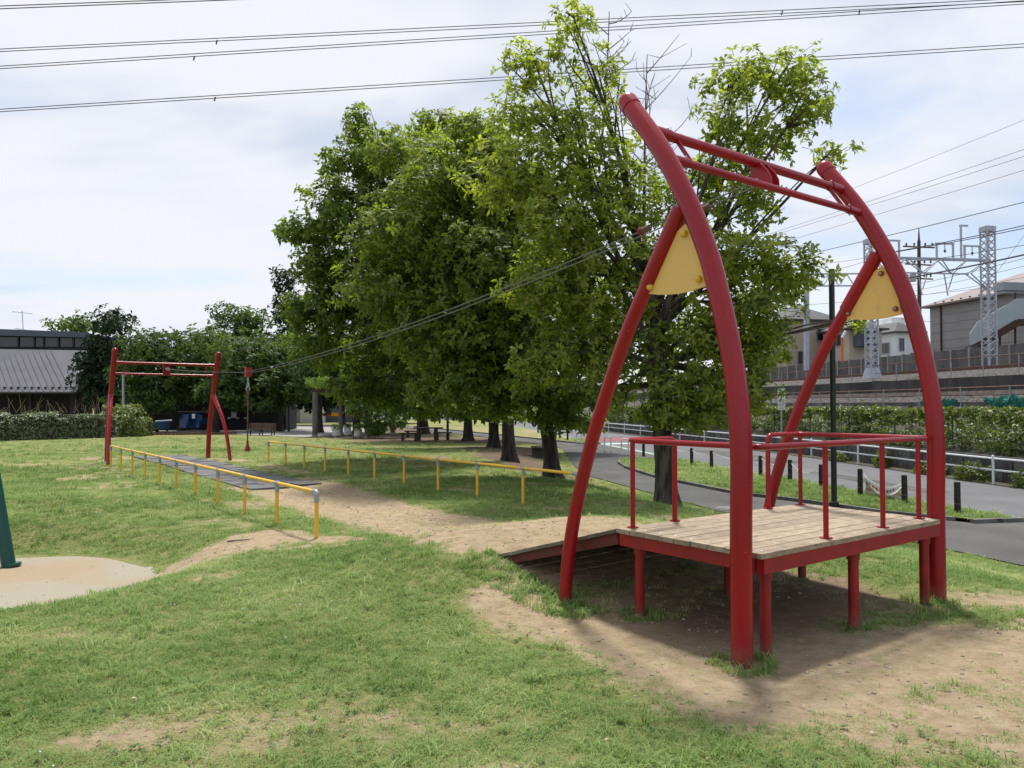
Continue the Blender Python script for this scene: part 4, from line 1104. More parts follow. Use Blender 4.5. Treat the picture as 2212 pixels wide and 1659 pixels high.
# ------------------------------------------------------------------ roadside on the right: wall, fence, railway
def rstrip(name, d0, z0, d1, z1, m, ts, nd=2, kind='structure', jit=0.0, label=None, cat=None):
    b = MB(); vs, fs = [], []
    g = np.random.default_rng(len(name))
    for t in ts:
        for k in range(nd):
            q = k / (nd - 1)
            vs.append(RW(d0 + (d1 - d0) * q + off(t), t, z0 + (z1 - z0) * q + (g.uniform(-jit, jit) if 0 < k < nd - 1 else 0)))
    for i in range(len(ts) - 1):
        for k in range(nd - 1):
            p = i * nd + k
            fs.append((p, p + 1, p + nd + 1, p + nd))
    b.add(vs, fs)
    return b.build(name, m, kind=kind, label=label, cat=cat)
TL = np.concatenate([np.arange(-8, 60, 0.6), np.arange(60, 131, 5)])
rstrip('embankment_slope', 16.55, 0.28, 19.7, 1.42, M['slope_soil'], TL, 8, jit=0.07)
rstrip('embankment_shelf', 19.7, 1.42, 20.3, 1.50, M['ballast'], TL, 3)
rstrip('track_bed_slope', 20.3, 1.50, 21.0, 1.98, M['ballast'], TL, 5, jit=0.04)
rstrip('track_bed', 21.0, 1.98, 25.75, 2.04, M['ballast'], TL, 12, jit=0.03)
rstrip('upper_track_bed_slope', 26.12, 2.95, 27.6, 3.36, M['ballast'], TL, 5, jit=0.04)
rstrip('upper_track_bed', 27.6, 3.36, 34.5, 3.45, M['ballast'], TL, 12, jit=0.03)
rstrip('upper_terrace', 34.6, 4.9, 160, 5.4, M['slope_soil'], np.array([-30, 0, 30, 60, 100, 160.]), 4)
def lin_wall(name, label, cat, d0, d1, z0, z1, m, ts, cap=None):
    T = thing(name, label, cat, RW((d0 + d1) / 2 + off(20), 20, z0))
    for i in range(len(ts) - 1):
        a, b = ts[i], ts[i + 1]
        poly = [RW(d0 + off(a), a + 0.008, z0), RW(d1 + off(a), a + 0.008, z0), RW(d1 + off(b), b - 0.008, z0), RW(d0 + off(b), b - 0.008, z0)]
        MB().prism(poly, Z3 * (z1 - z0)).build('wall_section', m, T, smooth=False)
        if cap:
            poly = [RW(d0 - 0.04 + off(a), a, z1 + 0.002), RW(d1 + 0.04 + off(a), a, z1 + 0.002), RW(d1 + 0.04 + off(b), b, z1 + 0.002), RW(d0 - 0.04 + off(b), b, z1 + 0.002)]
            MB().prism(poly, Z3 * cap).build('coping', m, T, smooth=False)
    return T
lin_wall('track_wall', 'long blackened concrete wall carrying the upper railway track', 'wall', 25.75, 26.12, 1.6, 2.93, M['concblack'], list(np.arange(2, 62, 3.0)) + [75, 95, 120])
# stone faced retaining wall beside the road
SWL = thing('stone_retaining_wall', 'low dark stone retaining wall behind the white roadside guard rail', 'wall', RW(16.4, 20, -0.4))
blk = [MB().obox((0, 0, 0), RD * (0.30 + 0.005 * k), RN * 0.17, Z3 * 0.162).mesh('stone_block', smooth=False) for k in range(3)]
for j in range(2):
    t = 3.0 + 0.31 * j
    i = 0
    while t < 62:
        p = RW(16.42 + off(t) + random.uniform(-0.025, 0.025), t, -0.27 + 0.335 * j)
        a = math.atan2(off(t + 0.3) - off(t - 0.3), 0.6)
        put('stone_block', blk[i % 3], M['stone'], SWL, tuple(p - np.array(SWL.location)), (0, 0, -a))
        t += 0.635; i += 1
MB_ = MB()
for a, b in zip(TL[:-1], TL[1:]):
    if a < 62:
        MB_.prism([RW(16.30 + off(a), a, 0.235), RW(16.62 + off(a), a, 0.235), RW(16.62 + off(b), b, 0.235), RW(16.30 + off(b), b, 0.235)], Z3 * 0.06)
MB_.build('coping', M['concblack'], SWL, smooth=False)
MB_ = MB()
for a, b in zip(TL[:-1], TL[1:]):
    MB_.prism([RW(16.55 + off(a), a, -0.5), RW(16.62 + off(a), a, -0.5), RW(16.62 + off(b), b, -0.5), RW(16.55 + off(b), b, -0.5)], Z3 * 0.72)
MB_.build('backing', M['concblack'], SWL, smooth=False)
rstrip('roadside_verge', 15.85, ROADZ + 0.004, 16.35, ROADZ + 0.06, M['slope_soil'], TL, 3)

def rail_fence(name, label, cat, d, z0, h, ts, pr, rails, mp, mr, joint=True):
    T = thing(name, label, cat, RW(d + off(ts[0]), ts[0], z0))
    pm = MB().tube([(0, 0, -0.15), (0, 0, h + 0.015)], pr, 10).ball((0, 0, h + 0.015), pr * 1.02, 10, 4).mesh('post')
    for t in ts:
        put('post', pm, mp, T, tuple(RW(d + off(t), t, z0) - np.array(T.location)))
    for hz_, rr in rails:
        for a, b in zip(ts[:-1], ts[1:]):
            MB().tube([RW(d + off(a), a, z0 + hz_), RW(d + off(b), b, z0 + hz_)], rr, 8).build('rail', mr, T)
    return T
gts = [1.3, 4.5, 7.7, 10.9, 14.1, 17.3, 20.5, 24.0, 27.5, 31, 34.5, 38, 41.5, 45, 48.5, 52, 56, 60]
rail_fence('guard_rail', 'white two bar pipe guard rail along the far side of the road', 'guard rail', 15.95, ROADZ, 0.72, gts, 0.035, [(0.68, 0.026), (0.38, 0.026)], M['white'], M['white'])
rail_fence('track_handrail', 'rusty handrail with pale posts beside the lower railway track', 'handrail', 19.75, 1.45, 0.80, list(np.arange(2, 60, 2.4)), 0.022, [(0.80, 0.024)], M['galv'], M['rust'])
rail_fence('track_handrail', 'thin rusty handrail on top of the blackened track wall', 'handrail', 25.92, 2.94, 0.88, list(np.arange(4, 62, 2.0)), 0.022, [(0.88, 0.022), (0.45, 0.014)], M['galv'], M['rust'])
CT = thing('cable_trough', 'grey concrete cable trough running along the foot of the tracks', 'cable trough', RW(20.0, 20, 1.45))
for t in np.arange(6, 60, 2.0):
    MB().prism([RW(19.98 + off(t), t + 0.01, 1.60), RW(20.3 + off(t), t + 0.01, 1.60), RW(20.3 + off(t + 2), t + 1.99, 1.60), RW(19.98 + off(t + 2), t + 1.99, 1.60)], Z3 * 0.16).build('trough_cover', M['concdark'], CT, smooth=False)
    MB().obox(RW(20.14 + off(t), t + 1.0, 1.53), RN * 0.06, RD * 0.06, Z3 * 0.07).build('trough_support', M['concdark'], CT, smooth=False)
for i, (d, z, w) in enumerate(((22.0, 2.06, 'nearest rail of the lower track'), (23.1, 2.06, 'second rail of the lower track'), (28.4, 3.44, 'nearest rail of the upper tracks'), (29.5, 3.44, 'second rail of the upper tracks'), (32.0, 3.47, 'third rail of the upper tracks'), (33.1, 3.47, 'fourth rail of the upper tracks'))):
    b = MB()
    for a, c in zip(TL[:-1], TL[1:]):
        b.bar(RW(d + off(a), a, z + 0.07), RW(d + off(c), c, z + 0.07), 0.065, 0.14)
    b.build('railway_rail', M['rail'] if i in (0, 1) else M['rust'], smooth=False, label='long brown steel rail, ' + w, cat='rail')
# ivy grown mesh fence
FT_ = list(np.arange(2.0, 62, 3.0))
IVF = thing('green_mesh_fence', 'green post fence on the stone wall half hidden under ivy', 'fence', RW(16.75, 14, 0.28))
for t in FT_:
    MB().tube([RW(16.75 + off(t), t, 0.15), RW(16.75 + off(t), t, 1.46)], 0.024, 8).build('post', M['teal'], IVF)
for h_ in (0.34, 1.44):
    for a, b in zip(FT_[:-1], FT_[1:]):
        MB().tube([RW(16.75 + off(a), a, h_), RW(16.75 + off(b), b, h_)], 0.014, 6).build('rail', M['teal'], IVF)
for a, b in zip(FT_[:14], FT_[1:15]):
    w = MB()
    for k in range(1, 15):
        q = a + (b - a) * k / 15
        w.tube([RW(16.75 + off(q), q, 0.35), RW(16.75 + off(q), q, 1.43)], 0.004, 3, cap=False)
    for k in range(1, 6):
        w.tube([RW(16.75 + off(a), a, 0.35 + 0.18 * k), RW(16.75 + off(b), b, 0.35 + 0.18 * k)], 0.004, 3, cap=False)
    w.build('wire_panel', M['teal'], IVF, kind='stuff')
iv = []
gi = np.random.default_rng(3)
for t in np.arange(9, 60, 0.7):
    o_ = off(t); hh = gi.uniform(0.08, 0.27)
    iv.append((RW(16.80 + o_, t, 1.50 - hh + gi.uniform(-0.05, 0.1)), (RN * 0.20, RD * 0.42, Z3 * hh), 1.3, 0.55))
    if gi.uniform() < 0.22:
        hh = gi.uniform(0.25, 0.5)
        iv.append((RW(16.85 + o_, t, 1.2 - hh), (RN * 0.16, RD * 0.36, Z3 * hh), 1.2, 0.4))
for t, hh in ((13.5, 0.5), (14.2, 0.5), (11.5, 0.5), (12.2, 0.55), (15.0, 0.4)):
    iv.append((RW(16.7, t, 0.95), (RN * 0.22, RD * 0.5, Z3 * hh), 2.0, 0.4))
leafy('ivy_cover', 'yellow green ivy draped over the roadside mesh fence', 'ivy', iv, 6500, 5, 0.10, 0.085, M['leaf_ivy'], 51, kind=None, droop=0.5)
sl = []
for t in np.arange(8, 62, 0.8):
    o_ = off(t)
    for k in range(4):
        d_ = gi.uniform(16.7, 19.3); z_ = 0.28 + (d_ - 16.55) * 0.362
        sl.append((RW(d_ + o_, t, z_ + 0.08), (RN * 0.35, RD * 0.45, Z3 * gi.uniform(0.04, 0.16)), 1.0, gi.uniform(0.2, 0.6)))
leafy('slope_undergrowth', 'tangled weeds covering the railway embankment slope', 'weeds', sl, 11000, 5, 0.12, 0.06, M['leaf_ivy'], 52, kind='stuff')
for i, (t, w, h_) in enumerate(((11.0, 1.0, 0.30), (12.6, 0.7, 0.38), (14.4, 0.8, 0.40), (16.2, 0.8, 0.28), (18.2, 1.0, 0.32), (20.0, 1.0, 0.24), (22.6, 0.4, 0.35), (25.5, 1.0, 0.22), (34.5, 1.2, 0.25))):
    c = RW(16.02 + off(t), t, ROADZ)
    T = thing('roadside_weed', 'clump of tall weeds at the foot of the guard rail, %s clump from the right' % ORD[i], 'weed', c, 'weeds along the guard rail')
    leafy('foliage', None, None, [(c + Z3 * h_ * 0.6, (RN * 0.2, RD * w * 0.5, Z3 * h_ * 0.6), 1, 0.5), (c + Z3 * h_ * 1.1, (RN * 0.1, RD * w * 0.3, Z3 * h_ * 0.5), 0.4, 0.6)], 170, 5, 0.10, 0.04, M['leaf_ivy'], 60 + i, parent=T)
    b = MB()
    for k in range(9):
        p = c + RD * random.uniform(-w, w) * 0.4 + RN * random.uniform(-0.1, 0.1)
        b.tube([p, p + np.array([random.uniform(-.08, .08), random.uniform(-.08, .08), h_ * random.uniform(1.2, 2.0)])], [0.006, 0.003], 4)
    b.build('stem', M['leaf_ivy'], T, kind='stuff')
# bundled green nets on the lower handrail
for i, (t, w) in enumerate(((24.7, 0.9), (21.2, 0.95), (19.2, 0.95), (17.2, 0.95), (15.2, 0.95))):
    g = np.random.default_rng(80 + i)
    vs, fs = [], []
    n1, n2 = 26, 10
    for a in range(n1 + 1):
        q = a / n1
        for c in range(n2):
            an = math.pi * 2 * c / n2
            rad = (0.03 + 0.10 * math.sin(math.pi * q) ** 0.5) * g.uniform(0.6, 1.4)
            vs.append(RW(19.66 + off(t) + 0.5 * rad * math.cos(an), t + (q - 0.5) * 2 * w + g.uniform(-0.02, 0.02), 1.80 - 0.10 * abs(math.sin(q * 5.5 + i)) - 0.03 * math.sin(17 * q) + 1.5 * rad * math.sin(an)))
    for a in range(n1):
        for c in range(n2):
            fs.append((a * n2 + c, a * n2 + (c + 1) % n2, (a + 1) * n2 + (c + 1) % n2, (a + 1) * n2 + c))
    b = MB(); b.add(vs, fs)
    b.build('bundled_net', M['net'], smooth=False, label='crumpled green net tied to the track handrail, %s bundle from the left' % ORD[i], cat='net', group='green nets on the handrail')
# back wall of posts and panels
BW = thing('panel_wall', 'grey stained precast panel wall behind the railway tracks', 'wall', RW(36, 40, 3.4))
ts = np.arange(16, 76, 1.55)
for i, (a, b) in enumerate(zip(ts[:-1], ts[1:])):
    d = 34.45
    for k in range(3):
        MB().prism([RW(d + off(a), a + 0.07, 3.3 + 0.60 * k + 0.008), RW(d + 0.1 + off(a), a + 0.07, 3.3 + 0.60 * k + 0.008), RW(d + 0.1 + off(b), b - 0.07, 3.3 + 0.60 * k + 0.008), RW(d + off(b), b - 0.07, 3.3 + 0.60 * k + 0.008)], Z3 * 0.585).build('panel', M['concdark'], BW, smooth=False)
    MB().obox(RW(d + 0.05 + off(a), a, 4.22), RN * 0.09, RD * 0.068, Z3 * 0.96).build('post', M['conc'], BW, smooth=False)

# lattice masts and gantry
def lattice(name, label, base, h, w, foot=True):
    T = thing(name, label, 'railway mast', base)
    ex, ey = RN * w / 2, RD * w / 2
    base = np.array(base)
    for i in (-1, 1):
        for j in (-1, 1):
            MB().obox(base + i * ex + j * ey + Z3 * h / 2, RN * 0.035, RD * 0.035, Z3 * h / 2).build('corner_angle', M['mast'], T, smooth=False)
    n = int(h / (w * 0.8))
    for f in range(4):
        b = MB()
        p0, p1 = [(-ex - ey, ex - ey), (ex - ey, ex + ey), (ex + ey, -ex + ey), (-ex + ey, -ex - ey)][f]
        for k in range(n):
            z0, z1 = 0.5 + (h - 0.6) * k / n, 0.5 + (h - 0.6) * (k + 1) / n
            b.bar(base + p0 + Z3 * z0, base + p1 + Z3 * z1, 0.02, 0.04, Z3)
            b.bar(base + p1 + Z3 * z0, base + p0 + Z3 * z1, 0.02, 0.04, Z3)
        b.build('lacing', M['mast'], T, smooth=False, kind='stuff')
    MB().obox(base + Z3 * (h + 0.08), ex * 1.2, ey * 1.2, Z3 * 0.14).build('cap_plate', M['mast'], T, smooth=False)
    if foot:
        q = 1.6
        poly = [base + i * ex * q + j * ey * q for i, j in ((-1, -1), (1, -1), (1, 1), (-1, 1))]
        b = MB(); top = [base + (i * ex + j * ey) * 1.12 + Z3 * 0.6 for i, j in ((-1, -1), (1, -1), (1, 1), (-1, 1))]
        b.add(poly + top, [(0, 1, 5, 4), (1, 2, 6, 5), (2, 3, 7, 6), (3, 0, 4, 7)])
        b.build('foot_gusset', M['mast'], T, smooth=False)
    return T
m1 = at(1884, 818, 42.6); m2 = at(2138, 795, 43.4)
lattice('lattice_mast', 'pale lattice railway mast with flared foot seen behind the red post', m1, 7.55, 0.46)
lattice('lattice_mast', 'tall pale lattice railway mast near the right edge of the picture', m2, 7.8, 0.50, False)
GN_ = thing('track_gantry', 'pale steel gantry truss spanning the tracks between the lattice masts', 'gantry', (m1 + m2) / 2)
zu, zl_ = 9.85, 9.05
ga, gb = np.array([m1[0], m1[1], 0]), np.array([m2[0], m2[1], 0])
gd = (gb - ga)
def G(q, z, w=0.0): return ga + gd * q + Z3 * z + RD * w
for w in (-0.2, 0.2):
    MB().bar(G(-0.02, zu, w), G(1, zu, w), 0.07, 0.09).build('top_chord', M['mast'], GN_, smooth=False)
MB().bar(G(-0.02, zl_), G(0.83, zl_), 0.07, 0.08).build('bottom_chord', M['mast'], GN_, smooth=False)
for q0, z0, q1, z1 in ((0.0, zu, 0.14, zl_), (0.14, zl_, 0.30, zu), (0.30, zu, 0.44, zl_), (0.44, zl_, 0.58, zu), (0.58, zu, 0.68, zl_), (0.68, zl_, 0.82, zu), (0.83, zl_, 1.0, zu), (0.83, zl_, 1.0, 8.15)):
    MB().bar(G(q0, z0, -0.18), G(q1, z1, -0.02), 0.05, 0.05).build('web_bar', M['mast'], GN_, smooth=False)
    MB().bar(G(q0, z0, 0.18), G(q1, z1, 0.02), 0.05, 0.05).build('web_bar', M['mast'], GN_, smooth=False)
for q in (0.40, 0.62):
    MB().bar(G(q, zl_), G(q + 0.03, zl_ - 1.25), 0.05, 0.05).bar(G(q + 0.08, zl_), G(q + 0.035, zl_ - 0.9), 0.05, 0.05).build('drop_arm', M['mast'], GN_, smooth=False)
for q, w, h_ in ((0.08, 0.16, 0.95), (0.56, 0.14, 0.85), (0.80, 0.13, 0.75)):
    MB().bar(G(q, zu), G(q, zu + h_), 0.09, 0.09).bar(G(q + w, zu), G(q + w, zu + h_), 0.09, 0.09).bar(G(q - 0.01, zu + h_ + 0.04), G(q + w + 0.01, zu + h_ + 0.04), 0.09, 0.09).build('insulator_frame', M['mast'], GN_, smooth=False)
    MB().tube([G(q + w / 2, zu + h_), G(q + w / 2, zu + h_ - 0.5)], 0.02, 6).lathe([(0.05, 0), (0.08, -0.03), (0.04, -0.06), (0.08, -0.1), (0.03, -0.14)], G(q + w / 2, zu + h_ - 0.3), 10).build('insulator', M['ink'], GN_)
MB().bar(G(0.77, zu), G(0.77, zu + 1.9), 0.09, 0.09).bar(G(0.76, zu + 1.94), G(0.83, zu + 1.94), 0.09, 0.09).build('tall_arm', M['mast'], GN_, smooth=False)

FG = thing('track_gantry', 'farther pale gantry arm showing left of the right red strut', 'gantry', at(1800, 800, 58))
for py in (592, 618):
    MB().bar(at(1740, py, 58), at(1884, py - 1, 58), 0.1, 0.1).build('chord', M['mast'], FG, smooth=False)
for k in range(8):
    MB().bar(at(1744 + 17 * k, 592 if k % 2 else 618, 58), at(1761 + 17 * k, 618 if k % 2 else 592, 58), 0.06, 0.06).build('web_bar', M['mast'], FG, smooth=False)
MB().bar(at(1742, 800, 58), at(1742, 575, 58), 0.3, 0.3, RD).build('support_mast', M['mast'], FG, smooth=False)
# utility pole
up = at(1985, 664, 70); ut = at(1985, 505, 70)
UP = thing('utility_pole', 'tall brown utility pole with crossarms rising behind the gantry', 'utility pole', (up[0], up[1], 5.0))
MB().tube([(up[0], up[1], 4.6), tuple(at(1985, 520, 70))], [0.2, 0.14], 12).tube([tuple(at(1985, 520, 70)), tuple(at(1985, 492, 70))], [0.10, 0.03], 10).build('pole', M['wooddark'], UP)
for py, hw in ((532, 34), (570, 30), (600, 30)):
    MB().bar(at(1985 - hw, py, 70), at(1985 + hw, py + 3, 70), 0.12, 0.12).build('crossarm', M['rust'], UP, smooth=False)
    for k in (-0.8, -0.3, 0.4, 0.85):
        p = at(1985 + hw * k, py, 70)
        MB().lathe([(0.06, 0.06), (0.1, 0.14), (0.05, 0.2), (0.1, 0.26), (0.03, 0.34)], p, 8).build('insulator', M['ink'], UP)
MB().tube([at(1972, 608, 69.6), at(1972, 592, 69.6)], 0.28, 12).build('transformer', M['galv'], UP)

# overhead wires
def z4(x, y): return (1860 + x / 3.16) / 1.1573, (500 + y / 3.16) / 1.1573
def wire(label, p, q, Ya, Yb, r, sag=0.0, el_=0.3, er=0.4, name='overhead_wire', m='wire'):
    a, b = at(*p, Ya), at(*q, Yb)
    a2, b2 = a - (b - a) * el_, b + (b - a) * er
    P = [a2 + (b2 - a2) * t - Z3 * sag * 4 * t * (1 - t) for t in np.linspace(0, 1, 10)]
    MB().tube(P, r, 5).build(name, M[m], label=label, cat='wire')
def yd(px, d): return d / (0.982 * (px - CX) / FPX + 0.187)
wl_ = [((1850, 402), (2212, 256), 33, 0.010, 'highest thin wire right of the red frame top'),
       ((1680, 498), (2212, 320), 34, 0.014, 'upper wire of the three crossing behind the right red post'),
       ((1680, 504), (2212, 335), 35, 0.014, 'middle wire of the three crossing behind the right red post'),
       ((1690, 522), (2212, 365), 36, 0.014, 'lowest wire of the three crossing behind the right red post'),
       (z4(620, 395), z4(2212, 5), 30, 0.022, 'thick dark wire running up to the right above the gantry'),
       (z4(1190, 400), z4(2212, 190), 29, 0.024, 'upper heavy feeder wire sloping over the gantry'),
       (z4(1190, 404), z4(2212, 212), 29, 0.020, 'lower heavy feeder wire sloping over the gantry'),
       (z4(1280, 610), z4(2212, 420), 28, 0.040, 'thickest black cable sagging in front of the lattice masts'),
       (z4(1330, 480), z4(2212, 345), 30, 0.016, 'messenger wire ending at the middle insulator frame'),
       (z4(1400, 650), z4(2212, 450), 31, 0.012, 'contact wire passing just under the gantry chord'),
       (z4(1300, 720), z4(2212, 510), 31, 0.010, 'lower contact wire under the gantry, upper of two'),
       (z4(1300, 760), z4(2212, 600), 32, 0.010, 'lower contact wire under the gantry, lower of two'),
       (z4(720, 485), z4(1000, 438), 30, 0.012, 'short wire reaching the left mast from the tree'),
       (z4(720, 545), z4(1000, 462), 30, 0.012, 'second short wire reaching the left mast from the tree'),
       (z4(700, 800), z4(2212, 640), 45, 0.012, 'house service wire sagging over the grey roof'),
       (z4(1440, 945), z4(2212, 968), 46, 0.014, 'black service wire hung across the grey house wall'),
       (z4(1950, 620), z4(2212, 265), 30, 0.008, 'steep thin stay wire right of the tall mast')]
for p, q, d, r, lb in wl_:
    if d >= 33 and d <= 46 and 'wire of' not in lb and 'highest' not in lb:
        wire(lb, p, q, d + 8, d + 2, r, 0.2)
    else:
        wire(lb, p, q, yd(p[0], d), yd(q[0], d), r, 0.1)
pl = [((0, 19), (440, 1), 'top left'), ((0, 6), (140, 0), 'outermost top left')]
for i, (y0, x1, y1, nm) in enumerate(((106, 1330, 40, 'top'), (143, 1330, 58, 'middle'), (236, 1330, 151, 'lowest'))):
    for k in range(2):
        wire('%s conductor of the %s twin power line crossing the sky' % (('upper', 'lower')[k], nm), (0, y0 + 5.5 * k), (x1, y1 + 6.5 * k), 36, 36 + 0, 0.020, 0.0, 0.25, 1.0, 'power_line')
for k in range(2):
    wire('%s conductor of the short power line in the top left corner' % ('upper', 'lower')[k], (0, 13 + 6 * k), (440, -3 + 5 * k), 36, 36, 0.024, 0, 0.25, 0.6, 'power_line')
for i, (px, py) in enumerate(((467, 91), (418, 126), (463, 214), (1855, 27), (1688, 28))):
    c = at(px, py, 35.95)
    MB().bar(c - Z3 * 0.10, c + Z3 * 0.10 + np.array([0.05, 0, 0]), 0.05, 0.05).build('line_spacer', M['wire'], label='small spacer clamp between twin power lines, %s from the left' % ORD[(1, 0, 2, 4, 3)[i]], cat='spacer', smooth=False)

# ------------------------------------------------------------------ houses beyond the railway
def house(name, label, d0, d1, t0, t1, z0, ze, zr, wall, roof, wins=(), over=0.45, hip=0.35, tilt=0.0):
    c = RW((d0 + d1) / 2, (t0 + t1) / 2, z0)
    T = thing(name, label, 'house', c)
    MB().prism([RW(d0, t0, z0), RW(d1, t0, z0), RW(d1, t1, z0), RW(d0, t1, z0)], Z3 * (ze - z0)).build('wall', wall, T, smooth=False)
    a = [RW(d0 - over, t0 - over, ze + 0.003), RW(d1 + over, t0 - over, ze + 0.003), RW(d1 + over, t1 + over, ze + 0.003), RW(d0 - over, t1 + over, ze + 0.003)]
    dm = (d0 + d1) / 2; hp = (t1 - t0) * hip
    r = [RW(dm, t0 + hp, zr), RW(dm, t1 - hp, zr)]
    b = MB(); e = [p + Z3 * 0.14 for p in a]
    b.add(a + e + r, [(3, 2, 1, 0), (0, 1, 5, 4), (1, 2, 6, 5), (2, 3, 7, 6), (3, 0, 4, 7), (4, 5, 8), (6, 7, 9), (5, 6, 9, 8), (7, 4, 8, 9)])
    b.build('roof', roof, T, smooth=False)
    for face, u0, u1, zz0, zz1 in wins:
        if face == 'd':
            p = [RW(d0 - 0.03, u0, zz0), RW(d0 - 0.03, u1, zz0), RW(d0 - 0.03, u1, zz1), RW(d0 - 0.03, u0, zz1)]; n = RN
        else:
            p = [RW(u0, t0 - 0.03, zz0), RW(u1, t0 - 0.03, zz0), RW(u1, t0 - 0.03, zz1), RW(u0, t0 - 0.03, zz1)]; n = RD
        w = MB().prism(p, n * 0.06).build('window', M['glassdark'], T, smooth=False)
        q = [x - n * 0.02 for x in p]
        f = MB()
        for i in range(4):
            f.bar(q[i], q[(i + 1) % 4], 0.06, 0.06, n)
        f.bar((q[0] + q[1]) / 2, (q[2] + q[3]) / 2, 0.04, 0.04, n)
        f.build('frame', M['galv'], w, smooth=False)
    return T
H1 = house('grey_house', 'large grey sided house with brown hipped roof behind the lattice mast', 42, 53, 30, 51.2, 4.6, 9.0, 11.9, M['greywall'], M['roofbrown'], [('d', 40.2, 42.2, 5.5, 7.0)])
for k in range(24):
    MB().obox(RW(41.75, 31 + k * 0.84, 9.24), RN * 0.06, RD * 0.05, Z3 * 0.07).build('snow_guard', M['roofdark'], H1, smooth=False)
for k in range(1, 7):
    MB().bar(RW(41.985, 30.05, 4.6 + 0.62 * k), RW(41.985, 51.15, 4.6 + 0.62 * k), 0.02, 0.025).build('siding_joint', M['greywall'], H1, smooth=False)
MB().tube([RW(41.92, 50.0, 4.6), RW(41.92, 50.0, 9.0)], 0.06, 8).build('downpipe', M['wooddark'], H1)
# covered stair in front of it
ST = thing('covered_stair', 'dark stair with pale frosted side panels and canopy at the right edge', 'stair', RW(39, 40, 4.9))
YS = 46.5
pth = [at(2096, 752, YS + 0.5), at(2112, 748, YS + 0.4), at(2150, 725, YS), at(2198, 697, YS - 0.3), at(2300, 694, YS - 0.8)]
for a, b in zip(pth[1:-1], pth[2:]):
    MB().bar(a, b, 0.18, 0.42).build('stringer', M['wooddark'], ST, smooth=False)
for a, b in zip(pth[:-1], pth[1:]):
    MB().prism([a + Z3 * 0.2, b + Z3 * 0.2, b + Z3 * 1.45, a + Z3 * (1.45 if a is not pth[0] else 0.9)], RD * 0.05).build('frosted_panel', M['paleglass'], ST, smooth=False)
for i in range(14):
    q = i / 13
    c = at(2112 + 86 * q, 752 - 50 * q, YS - 0.3 * q) + RD * 0.6
    MB().obox(c, RN * 0.16, RD * 0.5, Z3 * 0.03).build('tread', M['concdark'], ST, smooth=False)
for px, y0 in ((2193, 762), (2160, 772)):
    MB().tube([at(px, y0, YS + 0.2), at(px, 632 if px > 2180 else 726, YS + 0.2)], 0.06, 8).build('column', M['wooddark'], ST)
ca = at(2169, 633, YS + 0.3)
MB().prism([ca, ca + RN * 5, ca + RN * 5 + RD * 0.6, ca + RD * 0.6], Z3 * 0.16).prism([ca - RN * 0.1 + Z3 * 0.17 - RD * 0.1, ca + RN * 5 + Z3 * 0.17 - RD * 0.1, ca + RN * 5 + RD * 0.7 + Z3 * 0.17, ca - RN * 0.1 + RD * 0.7 + Z3 * 0.17], Z3 * 0.5).build('canopy', M['galv'], ST, smooth=False)
house('tan_house', 'tan rendered house with dark hipped roof glimpsed through leaves left of the black pole', 38, 43.2, 64.5, 72, 4.6, 9.4, 11.2, M['tanwall'], M['roofdark'], [('d', 66, 67.2, 6.2, 7.2), ('d', 69, 70.5, 7.6, 8.6), ('t', 39, 40, 5.4, 6.6), ('t', 41, 42.2, 7.6, 8.7)])
CH = house('cream_house', 'cream house with grey shuttered bay left of the lattice mast foot', 41.2, 44.4, 60, 63.8, 4.6, 8.2, 9.2, M['cream'], M['roofdark'], [('t', 43.4, 43.9, 5.2, 7.0), ('d', 61, 62.4, 6.9, 7.9)])
MB().prism([RW(41.6, 59.0, 6.7), RW(43.0, 59.0, 6.7), RW(43.0, 59.98, 6.7), RW(41.6, 59.98, 6.7)], Z3 * 1.3).build('shuttered_bay', M['bluegrey'], CH, smooth=False)
for k in range(6):
    MB().bar(RW(41.62, 58.985, 6.85 + 0.2 * k), RW(42.98, 58.985, 6.85 + 0.2 * k), 0.02, 0.05).build('shutter_slat', M['roofdark'], CH, smooth=False)
MB().prism([RW(41.4, 58.7, 8.02), RW(43.2, 58.7, 8.02), RW(43.2, 59.98, 8.02), RW(41.4, 59.98, 8.02)], Z3 * 0.1).build('bay_roof', M['galv'], CH, smooth=False)
house('blue_grey_house', 'small dark blue grey house low behind the mast foot', 49.5, 53, 73, 78, 4.6, 6.6, 7.7, M['bluegrey'], M['galv'], [('t', 50, 51.4, 5.6, 6.3)], over=0.3)
AP = thing('white_apartment_block', 'distant white stepped apartment block between the two red posts', 'building', at(1930, 775, 108))
for px0, px1, py0, py1, Y in ((1905, 1953, 722, 790, 108), (1912, 1953, 698, 722, 109), (1926, 1960, 686, 698, 110)):
    a, b = at(px0, py1, Y), at(px1, py0, Y)
    MB().box(a[0], b[0], Y, Y + 8, a[2], b[2]).build('storey_block', M['whitewall'], AP, smooth=False)
for j, py in enumerate((736, 752, 768, 782)):
    a, b = at(1903, py, 107.2), at(1950, py - 4, 107.2)
    MB().box(a[0], b[0], 107.0, 108, a[2], b[2]).build('balcony', M['whitewall'], AP, smooth=False)
    for k in range(3):
        p, q = at(1908 + 15 * k, py - 4.5, 107.9), at(1918 + 15 * k, py - 12, 107.9)
        MB().box(p[0], q[0], 107.93, 107.98, p[2], q[2]).build('window', M['glassdark'], AP, smooth=False)
house('white_house', 'narrow white house with steep dark eave beside the right red post', 57.2, 60.4, 75, 80, 4.6, 9.6, 11.0, M['whitewall'], M['roofdark'], [('t', 57.6, 58.2, 7.6, 9.0), ('t', 59, 59.8, 6.4, 7.4), ('d', 76, 77.4, 7.4, 8.6)])
CG = thing('crossing_barrier_arm', 'raised orange and white railway crossing arm behind the black pole', 'barrier', at(1819, 778, 52))
